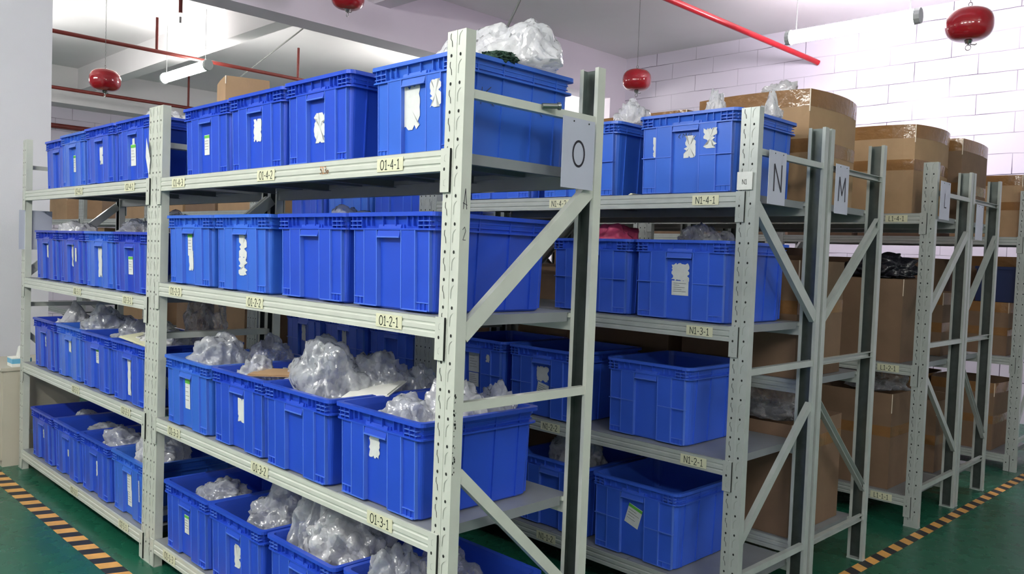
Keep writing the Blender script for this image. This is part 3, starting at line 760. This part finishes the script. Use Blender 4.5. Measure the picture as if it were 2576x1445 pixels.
# z is the bottom of the bag
bag(-0.215, 0.40, 1.92, 0.20, 0.13, 0.195, 'white', 'big clear bag with a rolled tube, on the foreground top shelf crate', crump=0.45, seed=61)
bag(-0.42, 0.36, 1.90, 0.09, 0.11, 0.17, 'white', 'smaller clear bag left of the big bag on the foreground top shelf crate', crump=0.7)
bag(-2.33, 0.20, 1.90, 0.11, 0.12, 0.12, 'white', 'white crumpled bag on the crate beside the middle double posts, top shelf')
bag(-2.50, 0.16, 1.93, 0.05, 0.05, 0.11, 'white', 'small white bag poking up on the left bay top shelf')
bag(-2.62, 0.14, 1.93, 0.06, 0.06, 0.07, 'white', 'flat white bag left of the small poking bag, top shelf')
bag(-3.60, 0.16, 1.40, 0.14, 0.12, 0.10, 'white', 'pale bag in the leftmost crate of the upper middle shelf', crump=0.8)
bag(-2.78, 0.22, 1.40, 0.15, 0.12, 0.11, 'greyf', 'grey bag in the third crate, upper middle shelf of the left bay')
bag(-2.34, 0.20, 1.40, 0.13, 0.12, 0.13, 'greyf', 'grey bag in the fourth crate, upper middle shelf of the left bay')
bag(-3.62, 0.17, 0.85, 0.13, 0.12, 0.11, 'white', 'peaked pale bag in the leftmost crate, lower middle shelf', peak=0.7)
bag(-3.18, 0.20, 0.84, 0.16, 0.14, 0.16, 'clear', 'large clear bag in the second crate, lower middle shelf, left bay')
bag(-2.76, 0.22, 0.85, 0.15, 0.13, 0.13, 'clear', 'clear bag in the third crate, lower middle shelf of the left bay')
bag(-2.34, 0.18, 0.86, 0.17, 0.13, 0.12, 'white', 'flat white sheets and bag in the fourth crate, lower middle shelf, left bay')
bag(-2.28, 0.36, 0.88, 0.15, 0.10, 0.24, 'greyf', 'tall pale grey bag right behind the middle double posts')
bag(-3.55, 0.22, 0.27, 0.14, 0.13, 0.10, 'clear', 'clear bag in the leftmost bottom shelf crate')
bag(-3.18, 0.20, 0.28, 0.16, 0.13, 0.09, 'clear', 'flat clear bag in the second bottom shelf crate of the left bay')
bag(-2.76, 0.16, 0.29, 0.15, 0.12, 0.12, 'clear', 'shiny clear bag in the third bottom shelf crate of the left bay')
bag(-2.34, 0.18, 0.29, 0.16, 0.13, 0.17, 'white', 'white bag of small parts in the fourth bottom crate, left bay')
bag(-1.70, 0.15, 0.83, 0.15, 0.12, 0.15, 'clear', 'shiny clear bag in the first lower middle crate of the foreground bay')
bag(-1.60, 0.33, 0.83, 0.15, 0.11, 0.15, 'greyf', 'smoky clear bag at the back of the first lower middle crate, foreground bay')
bag(-1.30, 0.12, 0.83, 0.10, 0.08, 0.12, 'clear', 'small clear bag at the left of the second lower middle crate')
bag(-1.12, 0.20, 0.83, 0.11, 0.11, 0.12, 'clear', 'clear bag at the right of the second lower middle crate')
bag(-0.85, 0.16, 0.84, 0.15, 0.13, 0.20, 'clear', 'large heaped clear bag in the third lower middle crate, foreground bay')
bag(-0.78, 0.31, 0.84, 0.12, 0.11, 0.17, 'clear', 'greyish clear bag behind the large heaped bag, foreground bay')
bag(-0.66, 0.41, 0.85, 0.08, 0.06, 0.13, 'clear', 'low clear bag right of the white card in the third crate')
bag(-0.37, 0.13, 0.84, 0.10, 0.09, 0.11, 'clear', 'clear bag at the front of the fourth lower middle crate')
bag(-0.28, 0.25, 0.84, 0.11, 0.10, 0.14, 'white', 'white bag at the centre of the fourth lower middle crate')
bag(-0.25, 0.40, 0.84, 0.10, 0.06, 0.13, 'clear', 'clear bag at the back of the fourth lower middle crate, right of the post')
bag(-1.66, 0.16, 0.30, 0.15, 0.12, 0.09, 'clear', 'flat stacked clear bags in the first bottom crate, foreground bay')
bag(-1.22, 0.20, 0.29, 0.15, 0.13, 0.13, 'clear', 'peaked clear bag in the second bottom crate of the foreground bay', peak=0.75)
bag(-0.90, 0.15, 0.28, 0.09, 0.10, 0.21, 'clear', 'upright clear bag at the left of the third bottom crate')
bag(-0.75, 0.20, 0.27, 0.15, 0.17, 0.21, 'white', 'large white bag of small parts in the third bottom crate')
bag(-0.42, 0.15, 0.28, 0.10, 0.10, 0.16, 'clear', 'clear bag at the left of the fourth bottom crate')
bag(-0.33, 0.28, 0.28, 0.13, 0.11, 0.14, 'greyf', 'dull clear bag at the right of the fourth bottom crate')
bag(-0.79, 0.18, 1.45, 0.12, 0.09, 0.09, 'greyf', 'dark smoky bag in the third upper middle crate, foreground bay')
bag(-0.67, YN+0.22, 1.97, 0.085, 0.09, 0.13, 'white', 'rounded white bag left of the bright crate with three torn stickers')
bag(-0.235, YN+0.22, 2.0, 0.045, 0.05, 0.11, 'white', 'small rounded white bag at the back of the bright crate with three torn stickers')
bag(-0.06, YN+0.36, 1.98, 0.05, 0.07, 0.10, 'white', 'small white bag right of the N post on the top shelf', peak=0.4)
bag(-0.90, YN+0.20, 0.36, 0.16, 0.12, 0.18, 'clear', 'shiny clear bag in the bottom crate seen between the foreground posts')
bag(-0.75, YN+0.22, 1.42, 0.15, 0.12, 0.12, 'pink', 'pink wrapped goods in the plain blue crate of the bay with the N sheet')
bag(-0.25, YN+0.22, 1.40, 0.14, 0.12, 0.14, 'greyf', 'grey bag in the crate with two white labels, bay with the N sheet')

# extras in crates
mb = MB(); mb.tube([(-0.40, 0.34, 2.05), (-0.22, 0.40, 2.09)], 0.032, 'sheet', 16, True, True)
tag(obj('paper_roll', mb), 'rolled white paper tube inside the big clear bag', 'paper roll')
import bmesh as _b
bm = _b.new(); _b.ops.create_icosphere(bm, subdivisions=4, radius=1.0)
for v in bm.verts:
    p = v.co.copy(); v.co = Vector((p.x*0.06, p.y*0.075, p.z*0.03))*(1+0.28*noise.noise(p*7)+0.12*noise.noise(p*19))
me = bpy.data.meshes.new('bristle'); bm.to_mesh(me); bm.free(); me.materials.append(M['brush'])
tag(obj('bristle_brush', me, None, (-0.16, 0.27, 2.012), 0.8), 'dark green fuzzy brush under the big clear bag on the top shelf', 'brush')
def card(x, y, z, a, b, rot, k, label, name='card_sheet', cat='card'):
    mb = MB(); mb.box(-a/2, a/2, -b/2, b/2, 0, 0.003, k); mb.box(-a/2+0.004, a/2-0.006, -b/2+0.005, b/2-0.003, 0.004, 0.007, k)
    return tag(obj(name, mb, None, (x, y, z), rot=rot), label, cat)
card(-0.665, 0.22, 0.955, 0.17, 0.20, (0.10, -0.12, 0.6), 'sheet', 'white card sheets lying on the bags of the third lower middle crate')
card(-1.17, 0.13, 0.955, 0.20, 0.10, (0.12, -0.05, 0.5), 'kraft', 'brown card sheet on the clear bags of the second lower middle crate')
card(-2.37, 0.10, 0.962, 0.24, 0.13, (0.1, 0.12, 0.2), 'cream', 'cream paper sheets on the crate left of the double posts')
card(-0.55, 0.25, 1.548, 0.14, 0.09, (0.0, 0.04, 0.3), 'dkink', 'thin dark tray lying across the two plain crates of the foreground bay')

# ------------------------------------------------------------------ cartons
def carton(x0, x1, y0, y1, z0, z1, label, k='kraft', bulge=0.03, bands=(0.45,), topband=True, parent_rot=0.0, lid=False, group=None, sticker=None, topdrop=0.0):
    t = thing('cardboard_box', label, 'cardboard box', ((x0+x1)/2, (y0+y1)/2, z0+0.001), parent_rot, group)
    hx, hy, h = (x1-x0)/2, (y1-y0)/2, z1-z0
    cs = [(-hx, -hy), (hx, -hy), (hx, hy), (-hx, hy)]
    def P(side, s, v, o=0.0):
        a = Vector(cs[side]); b = Vector(cs[(side+1) % 4]); n = Vector(((b-a).y, -(b-a).x)).normalized()
        p = a.lerp(b, s)+n*(bulge*4*s*(1-s)*(v**1.3)+o)
        return Vector((p.x, p.y, v*h-topdrop*4*s*(1-s)*(0 if v < 0.9 else 0)))
    mb = MB(); N, R = 10, 6
    for off, flipf in ((0, 0), (-0.005, 1)):
        rings = []
        for r in range(R+1):
            ring = []
            for sd in range(4):
                for i in range(N): ring.append(P(sd, i/N, r/R, off))
            rings.append(ring)
        mb.loft(rings if not flipf else rings[::-1], k)
        if not flipf: mb.add(rings[0], [tuple(range(len(rings[0])))[::-1]], k)
        if flipf: inner_top = rings[-1]
        else: outer_top = rings[-1]
    mb.loft([outer_top, inner_top], k)
    if lid: mb.add([v+Vector((0, 0, -0.004)) for v in outer_top], [tuple(range(len(outer_top)))], k)
    obj('body', mb, t)
    bl = [(v-0.06/h*0.5, v+0.06/h*0.5) for v in bands]
    if topband: bl.append((1-0.075/h, 0.999))
    for v0, v1 in bl:
        tb = MB()
        for sd in range(4):
            for i in range(N):
                q = [P(sd, i/N, v0, 0.0012), P(sd, (i+1)/N, v0, 0.0012), P(sd, (i+1)/N, v1, 0.0012), P(sd, i/N, v1, 0.0012)]
                tb.poly(q, 'tape')
        obj('packing_tape', tb, t)
    if sticker:
        sb = MB(); sd, s0, s1, v0, v1 = sticker
        sb.poly([P(sd, s0, v0, 0.003), P(sd, s1, v0, 0.003), P(sd, s1, v1, 0.003), P(sd, s0, v1, 0.003)], 'paper')
        obj('paper_label', sb, t)
    # white slit of the raised corner flap
    sb = MB(); a = P(1, 0.0, 0.80); b = P(1, 0.0, 1.0); sb.tube([a+Vector((0, 0, 0)), b], 0.003, 'whitetape', 6); obj('corner_tape', sb, t)
    return t
carton(-0.58, -0.02, 2.03, 2.52, 1.72, 2.215, 'tall open brown carton with shiny corner tape, top shelf beyond the N post', bulge=0.035, topband=True, bands=(0.5,))
carton(-1.35, -0.70, 2.10, 2.55, 1.72, 2.20, 'light brown carton peeking above the bright blue crates near the back wall', bulge=0.01, bands=())
carton(-0.62, -0.05, 3.40, 3.96, 1.752, 2.25, 'bulging brown carton with brown tape bands on the top shelf beside the L sheet', bulge=0.06, bands=(0.55,))
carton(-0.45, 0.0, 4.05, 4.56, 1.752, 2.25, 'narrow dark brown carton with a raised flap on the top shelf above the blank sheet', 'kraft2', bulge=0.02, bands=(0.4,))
carton(-0.45, 0.02, 5.36, 5.86, 1.70, 2.15, 'orange-brown taped carton at the right picture edge, top shelf', bulge=0.03, bands=(0.5,))
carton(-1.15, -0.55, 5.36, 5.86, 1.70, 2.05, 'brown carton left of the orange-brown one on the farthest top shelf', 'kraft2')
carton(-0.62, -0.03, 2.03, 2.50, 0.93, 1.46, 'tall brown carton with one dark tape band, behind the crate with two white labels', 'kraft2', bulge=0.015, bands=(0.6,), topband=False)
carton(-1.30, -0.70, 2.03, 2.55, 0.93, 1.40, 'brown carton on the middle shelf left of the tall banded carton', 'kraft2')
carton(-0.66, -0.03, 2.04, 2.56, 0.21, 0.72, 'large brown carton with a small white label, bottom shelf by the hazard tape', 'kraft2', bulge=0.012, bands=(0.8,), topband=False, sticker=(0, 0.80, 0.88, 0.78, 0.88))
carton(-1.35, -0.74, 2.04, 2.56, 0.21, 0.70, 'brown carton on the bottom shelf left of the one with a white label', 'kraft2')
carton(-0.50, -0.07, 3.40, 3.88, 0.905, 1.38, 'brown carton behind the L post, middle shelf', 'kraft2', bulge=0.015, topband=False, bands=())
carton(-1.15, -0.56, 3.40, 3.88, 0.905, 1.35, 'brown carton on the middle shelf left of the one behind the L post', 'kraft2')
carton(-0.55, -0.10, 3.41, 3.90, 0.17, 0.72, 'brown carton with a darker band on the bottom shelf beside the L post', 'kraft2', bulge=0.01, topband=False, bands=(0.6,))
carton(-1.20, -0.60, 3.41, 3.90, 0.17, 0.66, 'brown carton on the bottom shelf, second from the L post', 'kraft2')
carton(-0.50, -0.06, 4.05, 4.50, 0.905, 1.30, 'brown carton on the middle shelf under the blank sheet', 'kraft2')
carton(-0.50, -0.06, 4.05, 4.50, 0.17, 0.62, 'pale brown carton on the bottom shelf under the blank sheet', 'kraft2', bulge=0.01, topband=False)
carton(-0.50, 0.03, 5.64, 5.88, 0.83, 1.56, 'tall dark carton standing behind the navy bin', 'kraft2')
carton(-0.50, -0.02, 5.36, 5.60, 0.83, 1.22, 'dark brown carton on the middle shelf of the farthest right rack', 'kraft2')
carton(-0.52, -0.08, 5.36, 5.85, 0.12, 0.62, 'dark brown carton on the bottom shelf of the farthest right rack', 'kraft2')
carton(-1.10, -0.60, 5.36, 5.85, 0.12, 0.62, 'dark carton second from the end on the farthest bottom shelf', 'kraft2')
mb = MB(); mb.box(-0.13, 0.13, -0.10, 0.11, 0, 0.25, 'navy'); mb.box(-0.14, 0.14, -0.11, 0.12, 0.24, 0.26, 'navy')
tag(obj('storage_bin', mb, None, (-0.12, YJ+0.17, 1.223)), 'dark navy bin on the carton of the farthest right rack, middle shelf', 'bin')
far = 'brown carton in the dim background racks behind the front crates'
FG = 'background cartons'
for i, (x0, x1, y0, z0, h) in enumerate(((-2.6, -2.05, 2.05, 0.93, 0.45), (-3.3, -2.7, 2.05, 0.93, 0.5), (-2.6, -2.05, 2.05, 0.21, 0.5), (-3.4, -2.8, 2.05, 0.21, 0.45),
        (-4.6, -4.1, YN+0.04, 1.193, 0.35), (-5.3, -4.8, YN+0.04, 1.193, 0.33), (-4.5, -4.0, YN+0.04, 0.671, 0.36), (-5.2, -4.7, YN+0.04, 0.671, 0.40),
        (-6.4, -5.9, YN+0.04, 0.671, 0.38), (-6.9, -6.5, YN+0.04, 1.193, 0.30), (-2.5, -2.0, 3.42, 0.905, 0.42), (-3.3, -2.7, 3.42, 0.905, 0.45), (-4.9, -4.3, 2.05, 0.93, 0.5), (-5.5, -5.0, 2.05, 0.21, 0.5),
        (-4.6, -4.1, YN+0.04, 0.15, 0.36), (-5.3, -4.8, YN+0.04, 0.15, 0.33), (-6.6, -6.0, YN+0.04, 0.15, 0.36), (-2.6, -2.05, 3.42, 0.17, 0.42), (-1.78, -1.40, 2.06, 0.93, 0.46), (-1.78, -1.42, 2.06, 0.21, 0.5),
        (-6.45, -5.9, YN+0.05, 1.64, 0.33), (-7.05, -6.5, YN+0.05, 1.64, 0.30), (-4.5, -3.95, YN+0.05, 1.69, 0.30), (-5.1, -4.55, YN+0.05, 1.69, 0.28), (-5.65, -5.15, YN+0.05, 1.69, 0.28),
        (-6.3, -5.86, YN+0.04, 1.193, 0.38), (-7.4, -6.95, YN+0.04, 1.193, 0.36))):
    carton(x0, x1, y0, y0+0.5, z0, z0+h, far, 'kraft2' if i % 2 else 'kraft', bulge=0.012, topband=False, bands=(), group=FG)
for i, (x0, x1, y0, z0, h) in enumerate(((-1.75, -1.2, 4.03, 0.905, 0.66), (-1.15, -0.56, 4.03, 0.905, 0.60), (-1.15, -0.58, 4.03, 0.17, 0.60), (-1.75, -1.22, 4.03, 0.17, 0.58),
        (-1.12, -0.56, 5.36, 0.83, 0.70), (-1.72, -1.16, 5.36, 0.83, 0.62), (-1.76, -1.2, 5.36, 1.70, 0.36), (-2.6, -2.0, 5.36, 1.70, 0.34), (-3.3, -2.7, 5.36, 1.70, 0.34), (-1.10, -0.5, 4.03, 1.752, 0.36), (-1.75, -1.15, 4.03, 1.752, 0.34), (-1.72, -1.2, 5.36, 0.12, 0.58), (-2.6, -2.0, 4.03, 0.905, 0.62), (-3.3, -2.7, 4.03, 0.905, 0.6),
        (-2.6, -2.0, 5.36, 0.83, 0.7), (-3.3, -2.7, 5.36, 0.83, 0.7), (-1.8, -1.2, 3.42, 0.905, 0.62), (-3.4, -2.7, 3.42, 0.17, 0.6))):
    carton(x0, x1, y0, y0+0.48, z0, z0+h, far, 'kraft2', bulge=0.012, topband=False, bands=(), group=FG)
card(-0.555, YN+0.12, 1.72, 0.02, 0.10, (0.0, -0.12, 0.1), 'cream', 'folded cream paper wedged between two bright blue crates, bay with the N sheet', 'paper_sheet', 'paper')
carton(-8.75, -8.1, YN+0.04, YN+0.54, 1.64, 1.90, 'round-edged brown carton on the far rack beside the white column', bulge=0.04, topband=False, bands=())
t = carton(-2.10, -1.84, 0.27, 0.46, 2.006, 2.185, 'small open carton sitting on the crates at the left end of the foreground top shelf', bulge=0.004, topband=False, bands=(), parent_rot=-0.3)
bag(-0.30, 2.30, 2.20, 0.10, 0.09, 0.09, 'white', 'clear bag showing above the tall open carton')
bag(-0.22, 4.28, 2.22, 0.16, 0.14, 0.06, 'white', 'flat pale film on the carton above the blank sheet')
bag(-0.30, 3.62, 1.37, 0.20, 0.16, 0.12, 'blackbag', 'black plastic bag on the carton behind the L post')
bag(-0.30, 3.66, 0.70, 0.20, 0.16, 0.12, 'greyf', 'crumpled grey bag on the bottom carton beside the L post')
bag(-0.22, 2.22, 0.70, 0.18, 0.13, 0.13, 'greyf', 'crumpled film on the bottom carton with a white label')

# ------------------------------------------------------------------ ceiling services
def lamp(x, y, z, k, label, L=1.2):
    t = thing('ceiling_lamp', label, 'lamp', (x, y, z))
    mb = MB(); n = 12
    prof = [(0.05*math.cos(a), 0.06*math.sin(a)) for a in [2*PI*i/n for i in range(n)]]
    mb.loft([[(-L/2, p, q) for p, q in prof], [(L/2, p, q) for p, q in prof]], k, True, True, True)
    obj('diffuser', mb, t)
    for s in (-1, 1):
        mb = MB(); pr = [(p*1.15, q*1.15) for p, q in prof]
        mb.loft([[(s*L/2-0.002, p, q) for p, q in pr], [(s*(L/2+0.045), p*0.95, q*0.95) for p, q in pr]][::s], 'lampcap', True, True)
        obj('end_cap', mb, t)
        mb = MB(); mb.tube([(s*L*0.46, 0, 0.04), (s*L*0.46, 0, ZC-z)], 0.003, 'wire', 6)
        obj('hanger', mb, t)
    return t
LG = 'lamps outside the picture'
lamp(-1.45, 5.7, 3.525, 'lampw', 'bright tube lamp by the block wall, upper right', 1.08)
lamp(-8.3, 2.78, 3.50, 'lampv', 'bright tube lamp hanging in the left ceiling bay')
for x, y, k in ((-2.4, -2.6, 'lampl'), (-0.4, -2.6, 'lampl'),  (-6.9, 6.1, 'lampl'), (-7.2, -0.6, 'lampv'), (-9.6, 0.9, 'lampv'), (3.4, -0.9, 'lampl'), (2.4, -3.6, 'lampl'), (5.2, 1.6, 'lampl')):  # the farthest left and the three right-hand lamps are added fill light
    lamp(x, y, 3.3, k, 'unseen tube lamp outside the picture', ).__setitem__('group', LG)

def extinguisher(x, y, z, label, D=0.30):
    t = thing('hanging_extinguisher', label, 'fire extinguisher', (x, y, z))
    r = D/2; h = D*0.74; prof = []
    for i in range(25):
        a = -PI/2+PI*i/24
        c = math.cos(a); s_ = math.sin(a)
        prof.append((r*(abs(c)**0.62), h/2*(abs(s_)**0.85)*(1 if s_ > 0 else -1)))
    prof[0] = (0.004, -h/2); prof[-1] = (0.004, h/2)
    mb = MB(); mb.lathe(prof, (0, 0, 0), 'red', 36); obj('tank', mb, t)
    mb = MB(); mb.lathe([(0.018, -h/2-0.02), (0.022, -h/2-0.012), (0.03, -h/2+0.006)], (0, 0, 0), 'metal', 14)
    mb.tube([(0, 0, -h/2-0.018), (0, 0, -h/2-0.032)], 0.006, 'metal', 8)
    ring = [(0.017*math.cos(a), 0.0, -h/2-0.045+0.019*math.sin(a)) for a in [2*PI*i/14 for i in range(15)]]
    mb.tube(ring, 0.0028, 'metal', 6); mb.tube([(0.012, 0, -h/2-0.025), (0.04, 0.01, -h/2-0.03), (0.05, 0.012, -h/2-0.022)], 0.004, 'metal', 6)
    obj('nozzle', mb, t)
    mb = MB(); mb.tube([(0, 0, h/2-0.002), (0, 0, h/2+0.012)], 0.007, 'metal', 8)
    ring = [(0.012*math.cos(a), 0.0, h/2+0.025+0.015*math.sin(a)) for a in [2*PI*i/12 for i in range(13)]]
    mb.tube(ring, 0.003, 'metal', 6); obj('eye_bolt', mb, t)
    mb = MB(); zt = ZC-z; z0 = h/2+0.038; n = int((zt-z0)/0.02)
    for i in range(n):
        a = z0+i*0.02; v = Vector((1, 0, 0)) if i % 2 else Vector((0, 1, 0))
        mb.tube([Vector((0, 0, a))+v*0.003, Vector((0, 0, a+0.02))+v*0.003], 0.0014, 'wire', 4)
        mb.tube([Vector((0, 0, a))-v*0.003, Vector((0, 0, a+0.02))-v*0.003], 0.0014, 'wire', 4)
    obj('chain', mb, t)
    return t
extinguisher(-3.62, 5.56, 3.312, 'round red hanging extinguisher right of the foreground rack, small against the block wall')
extinguisher(-0.21, 4.74, 3.126, 'large round red hanging extinguisher at the upper right corner')
extinguisher(-7.31, 1.54, 3.06, 'round red hanging extinguisher in the left ceiling bay, above the crates')
extinguisher(-4.76, 2.74, 3.70, 'round red hanging extinguisher cut by the top picture edge')

def pipe(name, pts, r, k, label, drops=()):
    t = thing(name, label, 'pipe', (0, 0, 0))
    mb = MB(); mb.tube(pts, r, k, 12); obj('run', mb, t)
    for x, y, z0, z1, rr in drops:
        mb = MB(); mb.tube([(x, y, z0), (x, y, z1)], rr, k, 10); obj('drop', mb, t)
    return t
pipe('fire_pipe', [(-2.64, 2.2, 3.74), (-2.61, YB-0.06, 3.74), (-2.58, YB-0.02, 3.72)], 0.03, 'redpipe', 'bright red pipe running to the block wall at the upper right')
pipe('fire_pipe', [(-7.95, YF+0.02, 3.6), (-7.95, YB-0.02, 3.6)], 0.022, 'rust', 'dark red sprinkler pipe crossing the left bay above the hanging lamp',
     [(-7.95, 0.95, 3.6, ZC-0.002, 0.016), (-7.95, 2.30, 3.62, 3.98, 0.016), (-7.95, 4.10, 3.6, 4.0, 0.016)])
pipe('fire_pipe', [(-11.5, YF, 3.6), (-11.5, YB, 3.6)], 0.026, 'rust', 'lower dark red sprinkler pipe at the far left, under the other one',
     [(-11.5, 4.2, 3.6, ZC-0.002, 0.016)])
pipe('fire_pipe', [(-13.1, YF, 3.25), (-13.1, YB, 3.25)], 0.04, 'rust', 'dark pipe along the far left wall, barely visible')
mb = MB(); mb.tube([(-9.4, 3.9, 3.3), (-9.3, 3.95, 3.75), (-5.62, 3.35, 4.08)], 0.009, 'wire', 6)
tag(obj('ceiling_cable', mb), 'thin grey conduit sloping across the left bay ceiling', 'cable')
t = thing('hanging_rod', 'thin dark rod leaning above the big clear bag', 'rod', (-2.56, 2.52, 2.85))
mb = MB(); mb.tube([(0, 0, 0), (0.93, 0, 1.30)], 0.009, 'wire', 6); obj('shaft', mb, t)
mb = MB(); mb.tube([(0, 0, 0.06), (0, 0, 0.0)], 0.012, 'metal', 8); mb.tube([(0, 0, 0.1), (0, 0, 0.7)], 0.02, 'rust', 8)
tag(obj('sprinkler_head', mb, None, (-6.6, 2.0, 3.62)), 'sprinkler head hanging at the top edge, above the lamp', 'sprinkler')

# ------------------------------------------------------------------ cabinet and tissue box
t = thing('cabinet', 'low beige cabinet against the white column at the left edge', 'cabinet', (-4.135, -0.08, 0))
mb = MB(); mb.box(-0.55, 0, 0, 0.44, 0, 0.60, 'beige'); obj('body', mb, t)
mb = MB(); mb.box(-0.57, 0.008, -0.015, 0.45, 0.60, 0.62, 'beige'); obj('top', mb, t)
mb = MB(); mb.box(-0.54, -0.01, -0.014, 0, 0.04, 0.595, 'beige'); obj('door', mb, t)
t = thing('tissue_box', 'small white and light blue tissue box on the beige cabinet', 'tissue box', (-4.20, 0.02, 0.62))
mb = MB(); mb.box(-0.06, 0.05, -0.05, 0.06, 0, 0.02, 'sheet'); mb.box(-0.06, 0.05, -0.05, 0.06, 0.02, 0.05, 'tissueblue'); mb.box(-0.06, 0.05, -0.05, 0.06, 0.05, 0.056, 'sheet'); obj('box', mb, t)
mb = MB(); mb.loft([[(-0.03, -0.01, 0.056), (0.03, -0.012, 0.056), (0.03, 0.012, 0.056), (-0.03, 0.012, 0.056)], [(-0.006, -0.004, 0.12), (0.024, -0.004, 0.13), (0.026, 0.004, 0.13), (-0.004, 0.006, 0.12)]], 'sheet', False, True)
obj('tissue', mb, t)
